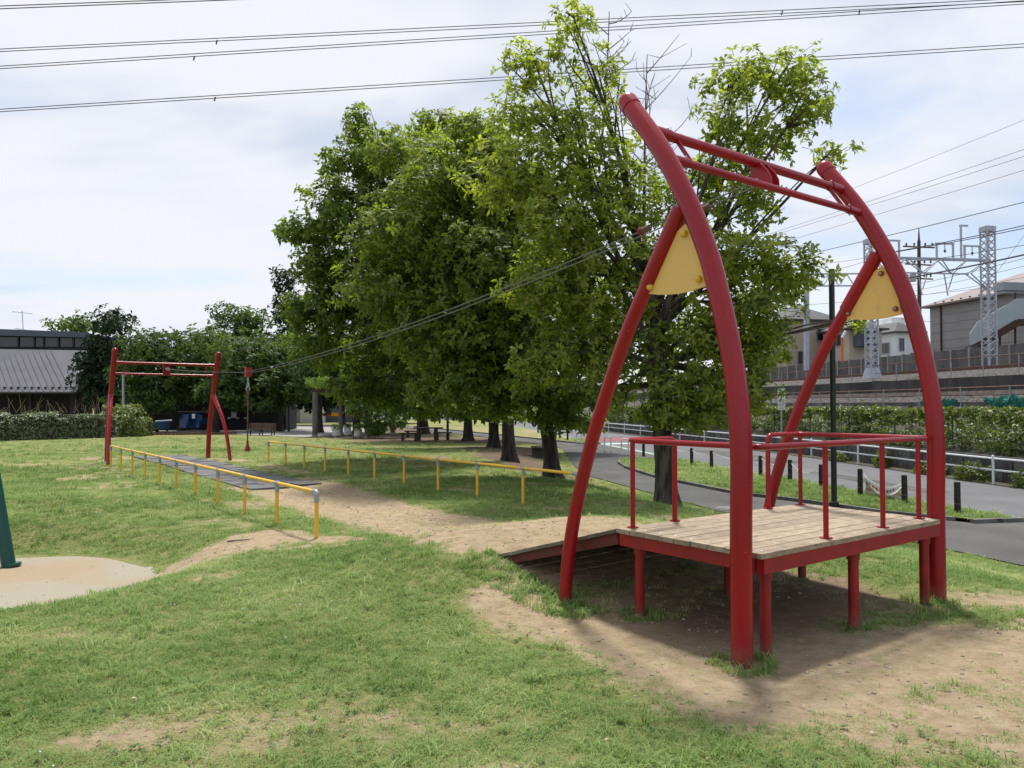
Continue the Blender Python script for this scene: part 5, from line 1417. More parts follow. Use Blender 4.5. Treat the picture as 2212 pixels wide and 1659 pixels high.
MB().tube([at(1819, 782, 52), at(1819, 728, 52)], 0.09, 8).build('post', M['orange'], CG)
MB().tube([at(1819, 730, 51.9), at(1827, 715, 51.9)], 0.10, 8).build('arm', M['white'], CG)

# ------------------------------------------------------------------ street furniture along the road
bpos = [(10.79, 12.52), (10.80, 13.96), (10.78, 15.36), (10.96, 17.13), (11.0, 18.6), (11.03, 20.2), (10.83, 22.93), (10.81, 24.4), (10.85, 26.0), (11.01, 29.5), (11.34, 42.6), (11.59, 45.4), (11.9, 48.5), (12.1, 51.5), (12.3, 54.5)]
lbl = ['black timber bollard at the right end of the grass verge with wire loops', 'black timber bollard holding the right end of the faded banner', 'black timber bollard holding the left end of the faded banner']
lbl += ['black timber bollard on the verge, %s to the left of the banner' % ORD[i] for i in range(6)] + ['single black bollard beside the nearest white bicycle hoop']
lbl += ['black bollard past the red road patch, %s one' % ORD[i] for i in range(5)]
B0 = None
for i, (d, t) in enumerate(bpos):
    z = -0.345 if (11.8 < t < 27.2 or t > 39.5) else -0.40
    p = RW(d, t, z)
    if B0 is None:
        B0 = thing('bollard', lbl[0], 'bollard', p, 'black bollards along the road')
        put('post', MB().tube([(0, 0, -0.2), (0, 0, 0.2), (0, 0, 0.555), (0, 0, 0.57)], [0.058, 0.056, 0.055, 0.048], 14, jit=0.03).mesh('post'), M['bollard'], B0)
        put('wire_loop', MB().lathe([(0.056, 0.16), (0.062, 0.165), (0.062, 0.172), (0.056, 0.177)], (0, 0, 0), 14).mesh('wire_loop'), M['cable'], B0)
    else:
        o = copy_thing(B0, p, random.uniform(0, 6), lbl[i]); o.scale = (1, 1, random.uniform(0.94, 1.04))
for i in range(3, 8):
    (d0, t0), (d1, t1) = bpos[i], bpos[i + 1]
    a, b = RW(d0, t0, -0.345 + 0.50), RW(d1, t1, -0.345 + 0.50)
    sg_ = 0.22 if i == 3 else 0.14
    MB().tube([a + (b - a) * q - Z3 * sg_ * 4 * q * (1 - q) for q in np.linspace(0, 1, 12)], 0.008, 6).build('rope', M['paper'], label='thin white rope sagging between bollards, %s span left of the banner' % ORD[i - 3], cat='rope', group='ropes between bollards')
# banner
ba, bb = RW(10.86, 15.30, 0), RW(10.86, 14.02, 0)
def banner_mat():
    m = bpy.data.materials.new('faded_printed_banner'); m.use_nodes = True
    n, l = m.node_tree.nodes, m.node_tree.links
    b = n['Principled BSDF']; b.inputs['Roughness'].default_value = 0.7
    g = n.new('ShaderNodeNewGeometry')
    w = n.new('ShaderNodeTexNoise'); w.inputs['Scale'].default_value = 22; w.inputs['Detail'].default_value = 2
    l.new(g.outputs['Position'], w.inputs['Vector'])
    sp = n.new('ShaderNodeSeparateXYZ'); l.new(g.outputs['Position'], sp.inputs[0])
    wv = n.new('ShaderNodeMath'); wv.operation = 'SINE'; mu = n.new('ShaderNodeMath'); mu.operation = 'MULTIPLY'; mu.inputs[1].default_value = 55
    l.new(sp.outputs['Z'], mu.inputs[0]); l.new(mu.outputs[0], wv.inputs[0])
    gt = n.new('ShaderNodeMath'); gt.operation = 'GREATER_THAN'; gt.inputs[1].default_value = -0.1; l.new(wv.outputs[0], gt.inputs[0])
    r = n.new('ShaderNodeValToRGB'); r.color_ramp.elements[0].position = 0.44; r.color_ramp.elements[0].color = (0.36, 0.19, 0.13, 1); r.color_ramp.elements[1].position = 0.56; r.color_ramp.elements[1].color = (0.50, 0.46, 0.38, 1)
    l.new(w.outputs['Fac'], r.inputs[0])
    mx = n.new('ShaderNodeMixRGB'); l.new(gt.outputs[0], mx.inputs[0]); mx.inputs[1].default_value = (0.50, 0.48, 0.42, 1); l.new(r.outputs[0], mx.inputs[2])
    l.new(mx.outputs[0], b.inputs['Base Color'])
    return m
BN = thing('hanging_banner', 'faded printed banner sagging between two black bollards on the verge', 'banner', (ba + bb) / 2 + Z3 * -0.3)
vs, fs = [], []
for i in range(17):
    q = i / 16
    for j in range(6):
        w = j / 5
        top = 0.13 - 0.19 * 4 * q * (1 - q) * (0.95) - 0.05 * q
        z = top + (-0.325 - 0.02 * math.sin(5 * q) - top) * w
        vs.append(ba + (bb - ba) * q + Z3 * z + RN * (0.015 * math.sin(9 * q + 3 * w)))
for i in range(16):
    for j in range(5):
        p = i * 6 + j
        fs.append((p, p + 1, p + 7, p + 6))
b = MB(); b.add(vs, fs); b.build('printed_sheet', banner_mat(), BN)
vs, fs = [], []
for i in range(17):
    q = i / 16
    hgt_ = 0.02 + 0.20 * math.sin(math.pi * min(1, q)) ** 0.7
    top = 0.135 - 0.19 * 4 * q * (1 - q) * 0.95 - 0.05 * q
    for j in range(4):
        w = j / 3
        vs.append(ba + (bb - ba) * q + Z3 * (top - hgt_ * w) - RN * (0.02 + 0.03 * w * (1 - w) * 4))
for i in range(16):
    for j in range(3):
        p = i * 4 + j
        fs.append((p, p + 1, p + 5, p + 4))
b = MB(); b.add(vs, fs); b.build('folded_top', M['cloth'], BN)
for q0, q1, w0, mm in ((0.16, 0.38, 0.5, 'signred'), (0.62, 0.80, 0.5, 'bluegrey')):
    vs = []
    for q in np.linspace(q0, q1, 6):
        hh = 0.02 + 0.20 * math.sin(math.pi * q) ** 0.7
        top = 0.135 - 0.19 * 4 * q * (1 - q) * 0.95 - 0.05 * q
        for w in (w0 - 0.12, w0 + 0.14):
            vs.append(ba + (bb - ba) * q + Z3 * (top - hh * w) - RN * (0.056))
    b = MB(); b.add(vs, [(2 * i, 2 * i + 1, 2 * i + 3, 2 * i + 2) for i in range(0, 5, 2)]); b.build('print_line', M[mm], BN, smooth=False, kind='stuff')
# bicycle hoops
hp = [gz(1350, 984, -0.40), gz(1313, 977, -0.40), gz(1283, 969.5, -0.40), gz(1251, 962, -0.40)]
H0 = None
for i, p in enumerate(hp):
    lb = 'white bicycle hoop at the path edge, %s from the right' % ORD[i]
    if H0 is None:
        H0 = thing('bicycle_stand', lb, 'bicycle stand', p, 'white bicycle hoops')
        pts = fillet([(-0.14, 0, -0.05), (-0.14, 0, 0.66), (0.14, 0, 0.66), (0.14, 0, -0.05)], 0.10, 6)
        put('hoop', MB().tube(pts, 0.03, 10).mesh('hoop'), M['white'], H0)
        put('crossbar', MB().tube([(-0.14, 0, 0.22), (0.14, 0, 0.22)], 0.014, 8).mesh('crossbar'), M['white'], H0)
        for sx in (-1, 1):
            put('foot', MB().lathe([(0.045, -0.02), (0.045, 0.02), (0.035, 0.03)], (0.14 * sx, 0, 0), 10).mesh('foot'), M['galv'], H0)
    else:
        copy_thing(H0, p, 0.0, lb)
# black pole
lp = gz(1802, 1090, -0.345)
LP = thing('black_pole', 'tall plain black pole standing on the verge behind the platform', 'pole', lp)
MB().tube([lp - Z3 * 0.3, lp + Z3 * 4.72], 0.055, 16).build('shaft', M['black'], LP)
MB().lathe([(0.09, -0.02), (0.09, 0.05), (0.06, 0.08)], lp, 14).build('base_collar', M['black'], LP)
MB().lathe([(0.058, 4.72), (0.058, 4.74), (0.02, 4.75)], lp, 14).build('cap', M['black'], LP)
# road sign
sp = gz(1689, 1031, -0.40)
SG = thing('road_sign', 'white slow down sign with yellow diamond on a thin pole by the road', 'sign', sp)
ex = nrm(np.array([1.0, -0.12, 0])); ny = np.cross(ex, Z3)
MB().tube([sp - Z3 * 0.2, sp + Z3 * 2.5], 0.026, 10).build('pole', M['galv'], SG)
zc = 1.65 + (875 - 862) / FPX * sp[1]
pcn = np.array([sp[0], sp[1], zc]) + ny * 0.04
brd = MB().obox(pcn, ex * 0.105, ny * 0.006, Z3 * 0.305).build('board', M['paper'], SG, smooth=False)
dz = pcn + Z3 * 0.14 + ny * 0.009
MB().prism([dz + Z3 * 0.125, dz + ex * 0.065, dz - Z3 * 0.125, dz - ex * 0.065], ny * 0.002).build('diamond', M['signyellow'], brd, smooth=False)
MB().prism([dz + ny * 0.003 + ex * a + Z3 * c for a, c in ((-0.035, -0.018), (0.035, -0.018), (0.035, 0.012), (0.018, 0.02), (0, 0.008), (-0.018, 0.02), (-0.035, 0.012))], ny * 0.002).build('pictogram', M['ink'], brd, smooth=False)
def glyph(ch, size, pos, m, parent, nm):
    cu = bpy.data.curves.new(nm, 'FONT'); cu.body = ch; cu.size = size; cu.extrude = 0.001; cu.align_x = 'CENTER'; cu.align_y = 'CENTER'
    tmp = bpy.data.objects.new(nm, cu); col.objects.link(tmp)
    me = bpy.data.meshes.new_from_object(tmp.evaluated_get(bpy.context.evaluated_depsgraph_get()))
    bpy.data.objects.remove(tmp)
    put(nm, me, m, parent, tuple(np.array(pos) - root_loc(parent)), (R(90), 0, math.atan2(ex[1], ex[0])))
glyph('徐', 0.075, pcn + ny * 0.010 - Z3 * 0.055 - ex * 0.045, M['signred'], brd, 'lettering')
glyph('行', 0.075, pcn + ny * 0.010 - Z3 * 0.165 - ex * 0.045, M['ink'], brd, 'lettering')
for k, cx_ in enumerate((0.02, 0.062)):
    b = MB()
    for j in range(5):
        c = pcn + ny * 0.008 + ex * cx_ - Z3 * (0.03 + 0.042 * j)
        b.bar(c - ex * 0.012, c + ex * 0.012, 0.006, 0.005).bar(c - Z3 * 0.013, c + Z3 * 0.013, 0.005, 0.006, ex).bar(c - ex * 0.012 - Z3 * 0.012, c + ex * 0.010 - Z3 * 0.012, 0.006, 0.004)
    b.build('small_print', M['bluegrey'], brd, smooth=False, kind='stuff')
b = MB()
for j in range(3):
    c = pcn + ny * 0.008 + ex * (-0.04 + 0.04 * j) - Z3 * 0.262
    b.bar(c - ex * 0.012, c + ex * 0.012, 0.006, 0.012)
b.build('small_print', M['ink'], brd, smooth=False, kind='stuff')

# ------------------------------------------------------------------ far end of the park
def quadstrip(name, pts, m, z):
    b = MB(); b.add([np.array([p[0], p[1], z]) for p in pts], [tuple(range(len(pts)))]); return b.build(name, m, smooth=False, kind='structure')
quadstrip('park_path', [gz(230, 928, -0.27), gz(520, 938.5, -0.27), gz(660, 944, -0.27), gz(820, 930, -0.27), gz(760, 917, -0.27), gz(520, 918, -0.27), gz(230, 921, -0.27)], M['conc'], -0.272)
BE = thing('brick_edging', 'row of red brown bricks edging the back of the lawn', 'edging', gz(400, 938, -0.28))
bk = MB().box(-0.11, 0.11, -0.06, 0.06, -0.1, 0.12).mesh('brick', smooth=False)
ea, eb = gz(318, 940, -0.28), gz(512, 937, -0.28)
nbk = int(np.linalg.norm(eb - ea) / 0.23)
for i in range(nbk):
    p = ea + (eb - ea) * (i + 0.5) / nbk
    put('brick', bk, M['brick'], BE, tuple(p - np.array(BE.location) + Z3 * random.uniform(-0.015, 0.015)), (0, 0, math.atan2(eb[1] - ea[1], eb[0] - ea[0]) + random.uniform(-0.03, 0.03)))
# small black posts beside the far path
for i, (px, py) in enumerate(((361, 932), (409, 930), (457, 929), (502, 928), (587, 923), (763, 924), (790, 921))):
    p = gz(px, py, -0.29)
    T = thing('path_post', 'short black post by the far park path, %s from the left' % ORD[i], 'bollard', p, 'black posts by the park path')
    MB().tube([p - Z3 * 0.1, p + Z3 * 0.95], 0.07, 10).build('post', M['bollard'], T)
    MB().lathe([(0.07, 0.95), (0.05, 0.99), (0.01, 1.0)], p, 10).build('cap', M['bollard'], T)
# slatted bench
bp_ = gz(564, 941, -0.3)
BN2 = thing('slatted_bench', 'reddish slatted park bench beyond the hanging zip line seat', 'bench', bp_)
ang = R(-4); bx_, by_ = np.array([math.cos(ang), math.sin(ang), 0]), np.array([-math.sin(ang), math.cos(ang), 0])
for k in (-0.78, 0, 0.78):
    c = bp_ + bx_ * k
    MB().bar(c - by_ * 0.25, c - by_ * 0.2 + Z3 * 0.38, 0.06, 0.06).bar(c + by_ * 0.2, c + by_ * 0.25 + Z3 * 0.78, 0.06, 0.06).bar(c - by_ * 0.25 + Z3 * 0.36, c + by_ * 0.22 + Z3 * 0.36, 0.06, 0.06).build('support', M['black'], BN2, smooth=False)
for k in range(5):
    c = bp_ + by_ * (-0.22 + 0.095 * k) + Z3 * 0.415
    MB().obox(c, bx_ * 0.88, by_ * 0.04, Z3 * 0.015).build('seat_slat', M['benchwood'], BN2, smooth=False)
for k in range(4):
    c = bp_ + by_ * (0.22 + 0.012 * k) + Z3 * (0.50 + 0.085 * k)
    MB().obox(c, bx_ * 0.88, by_ * 0.015, Z3 * 0.036).build('back_slat', M['benchwood'], BN2, smooth=False)
for s in (-1, 1):
    c = bp_ + bx_ * 0.80 * s + Z3 * 0.60
    MB().bar(c - by_ * 0.25, c + by_ * 0.22, 0.06, 0.04).bar(c - by_ * 0.24 - Z3 * 0.2, c - by_ * 0.24, 0.05, 0.05).build('armrest', M['black'], BN2, smooth=False)
# picnic table with benches
tc = gz(925, 952, -0.3)
PTB = thing('picnic_table', 'dark brown timber picnic table under the trees', 'table', tc)
for k in range(5):
    MB().obox(tc + np.array([0, -0.36 + 0.18 * k, 0.70]), np.array([0.78, 0, 0]), np.array([0, 0.086, 0]), Z3 * 0.03).build('top_plank', M['wooddark'], PTB, smooth=False)
for sx in (-0.52, 0.42):
    for sy in (-0.3, 0.3):
        MB().obox(tc + np.array([sx, sy, 0.33]), np.array([0.07, 0, 0]), np.array([0, 0.07, 0]), Z3 * 0.34).build('leg', M['wooddark'], PTB, smooth=False)
def stool(label, c, w, rot):
    T = thing('picnic_bench', label, 'bench', c, 'benches round the picnic table')
    e, f = np.array([math.cos(rot), math.sin(rot), 0]), np.array([-math.sin(rot), math.cos(rot), 0])
    for k in (-1, 1):
        MB().obox(c + f * 0.1 * k + Z3 * 0.40, e * w, f * 0.095, Z3 * 0.035).build('seat_plank', M['wooddark'], T, smooth=False)
        MB().obox(c + e * (w - 0.2) * k + Z3 * 0.17, e * 0.07, f * 0.16, Z3 * 0.19).build('leg', M['wooddark'], T, smooth=False)
stool('low timber bench in front left of the picnic table', gz(884, 952, -0.3), 0.55, 0.1)
stool('low timber bench behind the picnic table legs', gz(892, 946, -0.3), 0.5, 0.05)
stool('low timber bench at the right of the picnic table', gz(956, 950, -0.3), 0.5, -0.05)
# stone block seat by the second tree
sb = gz(1168, 991, -0.35)
SB = thing('block_seat', 'dark slatted block seat half hidden behind the second trunk', 'bench', sb)
MB().obox(sb + Z3 * 0.2, (0.32, 0, 0), (0, 0.5, 0), Z3 * 0.2).build('base', M['concblack'], SB, smooth=False)
for k in range(5):
    MB().obox(sb + np.array([-0.3 + 0.15 * k, 0, 0.43]), (0.065, 0, 0), (0, 0.6, 0), Z3 * 0.02).build('slat', M['wooddark'], SB, smooth=False)
# wisteria pergola
PG = thing('wisteria_pergola', 'round column pergola roofed with bright green wisteria', 'pergola', gz(760, 945, -0.3))
for px, py in ((680, 945), (736, 939), (793, 946.5), (905, 936), (848, 938)):
    p = gz(px, py, -0.3)
    c = MB().tube([p - Z3 * 0.1, p + Z3 * 2.75], 0.155, 16).build('column', M['concdark'], PG)
    MB().tube([p - Z3 * 0.02, p + Z3 * 0.16], 0.18, 16).build('column_base', M['conc'], c)
pgz = 2.5
pa, pb_, pcx, pd_ = gz(672, 945, -0.3), gz(915, 940, -0.3), gz(726, 936, -0.3), gz(915, 934, -0.3)
for a, b in ((pa, pb_), (pcx, pd_)):
    MB().bar(np.array([a[0], a[1], pgz]), np.array([b[0], b[1], pgz]), 0.14, 0.2).build('beam', M['wooddark'], PG, smooth=False)
for i in range(11):
    q = i / 10
    a, b = pa + (pb_ - pa) * q, pcx + (pd_ - pcx) * q
    MB().bar(np.array([a[0], a[1] - 0.5, pgz + 0.15]), np.array([b[0], b[1] + 0.5, pgz + 0.15]), 0.08, 0.08).build('rafter', M['wooddark'], PG, smooth=False)
wis = []
gw = np.random.default_rng(9)
for i in range(34):
    q, w = gw.uniform(0, 1), gw.uniform(0, 1)
    a = (pa + (pb_ - pa) * q) * (1 - w) + (pcx + (pd_ - pcx) * q) * w
    wis.append((np.array([a[0], a[1], pgz + gw.uniform(0.1, 0.6)]), ((0.8, 0, 0), (0, 0.8, 0), (0, 0, 0.28)), 1, gw.uniform(0.45, 0.8) if q < 0.5 else 0.3))
for px, py, w, h_, ti in ((795, 890, 22, 30, 0.2), (830, 892, 34, 32, 0.18), (765, 875, 14, 14, 0.4), (815, 925, 14, 10, 0.25), (855, 890, 24, 26, 0.2)):
    s = 46 / FPX
    wis.append((at(px, py, 45.4), ((w * s, 0, 0), (0, 0.5, 0), (0, 0, h_ * s)), 2.2, ti))
leafy('wisteria_foliage', None, None, wis, 4600, 6, 0.20, 0.07, M['leaf_vine'], 71, parent=PG, droop=0.9)
for i, (px, py) in enumerate(((726, 945), (751, 942), (774, 946), (796, 942))):
    p = gz(px, py, -0.3)
    T = thing('round_planter', 'white round planter under the pergola, %s from the left' % ORD[i], 'planter', p, 'white planters under the pergola')
    MB().lathe([(0.14, 0.0), (0.16, 0.05), (0.17, 0.09), (0.24, 0.1), (0.255, 0.2), (0.235, 0.38), (0.20, 0.52), (0.205, 0.55), (0.18, 0.55), (0.17, 0.48)], p, 18).build('pot', M['planter'], T)
    MB().obox(p + Z3 * 0.03, (0.3, 0, 0), (0, 0.12, 0), Z3 * 0.03).build('plinth', M['concblack'], T, smooth=False)
    leafy('plant', None, None, [(p + Z3 * 0.62, ((0.18, 0, 0), (0, 0.18, 0), (0, 0, 0.12)), 1, 0.4)], 40, 5, 0.16, 0.05, M['leaf_vine'], 90 + i, parent=T)
# grey building left
LB_ = thing('seam_roof_building', 'dark building with grey standing seam roof and clerestory at the left edge', 'building', (-38, 60, -0.3))
e1, e0 = at(166, 846, 58), at(-330, 846, 58)
r1, r0 = at(192, 757, 64), at(-330, 749, 64)
b = MB(); b.add([e0, e1, r1, r0] + [p - Z3 * 0.15 for p in (e0, e1, r1, r0)], [(0, 1, 2, 3), (7, 6, 5, 4), (4, 5, 1, 0), (5, 6, 2, 1)])
RF = b.build('roof', M['tin'], LB_, smooth=False)
nv = nrm(np.cross(e1 - e0, r0 - e0))
x = e1[0] - 0.4
while x > e0[0]:
    p = np.array([x, e1[1], e1[2]]); q = np.array([x - 5.2, r1[1], r1[2] + 0.02])
    MB().bar(p + nv * 0.02, q + nv * 0.02, 0.05, 0.07, nv).build('roof_seam', M['tin'], RF, smooth=False)
    MB().obox(p + (q - p) * 0.07 + nv * 0.08 + np.array([0.25, 0, 0]), (0.09, 0, 0), (0, 0.05, 0), Z3 * 0.06).build('snow_guard', M['darkwall'], RF, smooth=False)
    x -= 0.52
MB().tube([e0 - Z3 * 0.1 - np.array([0, 0.1, 0]), e1 - Z3 * 0.1 - np.array([0, 0.1, 0])], 0.09, 8).build('gutter', M['black'], LB_)
MB().box(-70, e1[0] - 0.6, 61, 61.3, -0.4, 4.2).build('lower_wall', M['darkwall'], LB_, smooth=False)
for k in range(6):
    MB().box(e1[0] - 1.0 - 3.2 * k, e1[0] - 0.8 - 3.2 * k, 58.9, 59.1, -0.4, 3.0).build('eave_post', M['darkwall'], LB_, smooth=False)
ct0, ct1 = at(-330, 700, 66), at(186, 719, 66)
MB().box(-72, at(186, 760, 66)[0], 66.0, 72, 4, at(0, 722, 66)[2]).build('clerestory_wall', M['darkwall'], LB_, smooth=False)
b = MB(); b.add([np.array([ct0[0], 65.2, ct0[2]]), np.array([ct1[0], 65.2, ct1[2]]), np.array([ct1[0], 65.2, ct1[2] - 0.45]), np.array([ct0[0], 65.2, ct0[2] - 0.75]), np.array([ct0[0], 73, ct0[2]]), np.array([ct1[0], 73, ct1[2]]), np.array([ct1[0], 73, ct1[2] - 0.75]), np.array([ct0[0], 73, ct0[2] - 0.75])], [(0, 3, 2, 1), (0, 1, 5, 4), (1, 2, 6, 5), (3, 7, 6, 2)])
b.build('fascia', M['bluegrey'], LB_, smooth=False)
for px0, px1 in ((-60, -8), (-3, 38), (43, 73), (75, 93), (96, 125), (130, 157), (161, 180)):
    a, c = at(px0, 749, 65.9), at(px1, 728, 65.9)
    w = MB().box(a[0], c[0], 65.93, 65.98, a[2], c[2]).build('window', M['glassdark'], LB_, smooth=False)
    MB().box(c[0], c[0] + 0.14, 65.85, 65.99, a[2], c[2] + 0.05).build('mullion', M['black'], w, smooth=False)
AN = thing('television_antenna', 'thin television antenna standing on the roof ridge at far left', 'antenna', at(50, 712, 68))
MB().tube([at(50, 716, 68), at(48, 672, 68)], 0.03, 6).build('mast', M['galv'], AN)
for py, hw in ((675, 22), (711, 16)):
    bmA = MB().tube([at(48 - hw, py - 2, 68), at(48 + hw, py + 3, 68)], 0.025, 5).build('boom', M['galv'], AN)
    for k in range(7):
        p = at(48 - hw + 2 * hw * k / 6, py + 0.5, 68)
        MB().tube([p - np.array([0.1, 0.5, 0.25]), p + np.array([0.1, 0.5, 0.25])], 0.014, 4).build('element', M['galv'], bmA)
# clipped hedge
hb = []
h0_, h1_ = np.array([-33.0, 35.0, 0]), np.array([-23.9, 46.6, 0])
hd = nrm(h1_ - h0_); hn = np.array([-hd[1], hd[0], 0])
for i in range(18):
    q = (i + 0.5) / 18
    c = h0_ + (h1_ - h0_) * q + hn * 0.8; zb = hz(c[0], c[1])
    up_ = random.uniform(-0.10, 0.08); hb.append((np.array([c[0], c[1], zb + 0.74 + up_]), (hd * 0.5, hn * random.uniform(0.68, 0.8), Z3 * (0.72 + up_)), 1, random.uniform(0.45, 0.65)))
HG = thing('clipped_hedge', 'long clipped pale leaved hedge in front of the grey roofed building', 'hedge', h1_ + Z3 * -0.3)
leafy('foliage', None, None, hb, 9500, 5, 0.15, 0.08, M['leaf_hedge'], 75, parent=HG)
MB().obox((h0_ + h1_) / 2 + hn * 0.8 + Z3 * 0.45, (h1_ - h0_) / 2, hn * 0.6, Z3 * 0.62).build('stem_core', M['twig'], HG, smooth=False)
b = MB()
for i in range(80):
    c = h0_ + (h1_ - h0_) * random.uniform(0.3, 1.0) + hn * random.uniform(0.3, 1.3)
    p = np.array([c[0], c[1], 1.2]); e = p + np.array([random.uniform(-0.5, 0.5), random.uniform(-.3, .3), random.uniform(0.3, 1.1)])
    b.tube(curve(p, e, 0.05, 5), np.linspace(0.02, 0.006, 5), 4)
b.build('shoot', M['shoot'], HG, kind='stuff')
eb_ = gz(283, 941, -0.25)
EBU = thing('rounded_shrub', 'bright rounded shrub at the right end of the hedge', 'shrub', eb_)
leafy('foliage', None, None, [(eb_ + np.array([-0.6, 0.3, 0.95]), ((0.9, 0, 0), (0, 0.9, 0), (0, 0, 0.9)), 1, 0.65), (eb_ + np.array([0.2, 0.3, 0.5]), ((0.7, 0, 0), (0, 0.7, 0), (0, 0, 0.6)), 0.7, 0.45)], 700, 6, 0.17, 0.09, M['leaf_ivy'], 76, parent=EBU)
# play yard behind: blue tarpaulin, tub, notices
TPN = thing('blue_tarpaulin', 'blue tarpaulin screen hung between trees behind the far frame', 'tarpaulin', at(410, 925, 55))
vs, fs = [], []
for i in range(15):
    q = i / 14
    for j in range(7):
        w = j / 6
        top = 889 + 6 * abs(math.sin(q * 7)) + (14 * math.sin((q - 0.7) / 0.3 * math.pi) if q > 0.7 else 0)
        py = top + (924 - top - (8 if q > 0.7 else 0)) * w
        vs.append(at(388 + 66 * q, py, 54.5 + 0.25 * math.sin(q * 15 + w * 2)))
for i in range(14):
    for j in range(6):
        p = i * 7 + j
        fs.append((p, p + 1, p + 8, p + 7))
b = MB(); b.add(vs, fs); b.build('sheet', M['tarp'], TPN)
MB().tube([at(384, 889, 54.5), at(456, 890, 54.5)], 0.02, 6).build('rope', M['cable'], TPN)
for nm, lb, px, py, w, h_ in (('paper_notice', 'white paper notice pinned on the blue tarpaulin', 418, 899, 3.4, 5), ('paper_notice', 'larger white notice on the dark wall right of the tarpaulin', 505, 896, 5.5, 6.5)):
    c = at(px, py, 54.0 if px < 450 else 59.5); s = c[1] / FPX
    T = thing(nm, lb, 'notice', c)
    MB().obox(c, (w * s, 0, 0), (0, 0.012, 0), Z3 * h_ * s).build('sheet', M['paper'], T, smooth=False)
    MB().obox(c + np.array([0, 0.03, 0]), (w * s * 1.1, 0, 0), (0, 0.012, 0), Z3 * h_ * s * 1.08).build('backing_board', M['wooddark'], T, smooth=False)
TBp = at(352, 927, 53)
TB = thing('blue_tub', 'blue plastic tub behind the hedge end', 'tub', TBp)
MB().lathe([(0.45, 0.0), (0.55, 0.45), (0.6, 0.47), (0.6, 0.52), (0.5, 0.52), (0.4, 0.1)], TBp, 18).build('shell', M['tarp'], TB)
MB().tube([TBp + Z3 * 0.55 + np.array([-0.5, 0, 0]), TBp + Z3 * 0.62 + np.array([0.6, 0, 0])], 0.05, 6).build('handle_bar', M['white'], TB)
YD = thing('yard_shed', 'low dark shed in the shade behind the far frame', 'shed', at(520, 915, 62))
a, c = at(280, 925, 60), at(618, 868, 60)
MB().box(a[0], c[0], 60, 63, -0.4, 2.6).build('wall', M['darkwall'], YD, smooth=False)
MB().box(a[0] - 0.4, c[0] + 0.4, 59.6, 63.4, 2.602, 2.8).build('roof', M['roofdark'], YD, smooth=False)
for k in range(4):
    q0, q1 = at(473 + 18 * k, 905, 59.9), at(480 + 18 * k, 901, 59.9)
    MB().box(q0[0], q1[0], 59.93, 59.98, q0[2], q1[2]).build('window', M['paper'] if k < 3 else M['galv'], YD, smooth=False)
# white building with striped headroom bar
WB = thing('garage_building', 'white walled garage with hazard striped headroom bar behind the pergola', 'building', at(700, 920, 84))
def pbox(px0, px1, py0, py1, Y, dep, nm, m, par=WB):
    a, c = at(px0, py1, Y), at(px1, py0, Y)
    return MB().box(a[0], c[0], Y, Y + dep, a[2], c[2]).build(nm, M[m], par, smooth=False)
pbox(648, 684, 862, 932, 82, 6, 'side_wall', 'whitewall')
pbox(684, 800, 868, 926, 86, 1, 'rear_wall', 'bluegrey')
pbox(735, 748, 872, 890, 85.5, 0.3, 'sign_board', 'paper')
pbox(684, 900, 855, 890, 86.5, 6, 'upper_wall', 'whitewall')
pbox(640, 655, 880, 930, 83, 3, 'annex', 'conc')
hbar = pbox(684, 800, 892, 899, 82.2, 0.3, 'headroom_bar', 'hazard')
for k in range(26):
    px = 685 + 4.4 * k
    if 712 < px < 732: continue
    p = [at(px, 899, 82.16), at(px + 2.2, 899, 82.16), at(px + 4.4, 892, 82.16), at(px + 2.2, 892, 82.16)]
    MB().prism(p, np.array([0, 0.03, 0])).build('stripe', M['black'], hbar, smooth=False)
for px in (686, 770, 799):
    MB().tube([at(px, 926, 82.3), at(px, 892, 82.3)], 0.08, 8).build('bar_post', M['galv'], WB)
WF = thing('pale_building', 'pale building glimpsed under the trees past the bicycles', 'building', at(900, 910, 110))
for px0, px1, py0, m in ((800, 960, 872, 'whitewall'), (960, 1060, 880, 'conc'), (1150, 1300, 850, 'conc')):
    a, c = at(px0, 905, 112), at(px1, py0, 112)
    MB().box(a[0], c[0], 112, 118, -1, c[2]).build('wall', M[m], WF, smooth=False)
    for k in range(5):
        x0 = a[0] + (c[0] - a[0]) * (0.1 + 0.18 * k)
        MB().box(x0, x0 + 0.9, 111.92, 111.98, 0.8, 1.9).build('window', M['glassdark'], WF, smooth=False)
# parked bicycle
bcp = gz(1092, 920, -0.36)
BC = thing('parked_bicycle', 'bicycle with front basket parked by the far footpath', 'bicycle', bcp)
for sx in (-0.5, 0.5):
    c = bcp + np.array([sx, 0, 0.34])
    MB().tube([c + 0.32 * np.array([math.cos(a), 0, math.sin(a)]) for a in np.linspace(0, 2 * math.pi, 25)], 0.022, 6).build('tyre', M['black'], BC)
    b = MB()
    for a in np.linspace(0, math.pi, 7)[:-1]:
        dd = 0.31 * np.array([math.cos(a), 0, math.sin(a)])
        b.tube([c - dd, c + dd], 0.004, 3)
    b.build('spoke', M['galv'], BC, kind='stuff')
f = [bcp + np.array(q) for q in ((-0.5, 0, 0.34), (-0.05, 0, 0.32), (-0.18, 0, 0.75), (0.38, 0, 0.72), (0.5, 0, 0.34), (0.34, 0, 0.95))]
MB().tube([f[0], f[1]], 0.018, 6).tube([f[0], f[2]], 0.018, 6).tube([f[1], f[2]], 0.018, 6).tube([f[1], f[3]], 0.02, 6).tube([f[4], f[3], f[5]], 0.018, 6).build('frame', M['tarp'], BC)
MB().obox(f[2] + Z3 * 0.08, (0.12, 0, 0), (0, 0.06, 0), Z3 * 0.03).build('saddle', M['black'], BC, smooth=False)
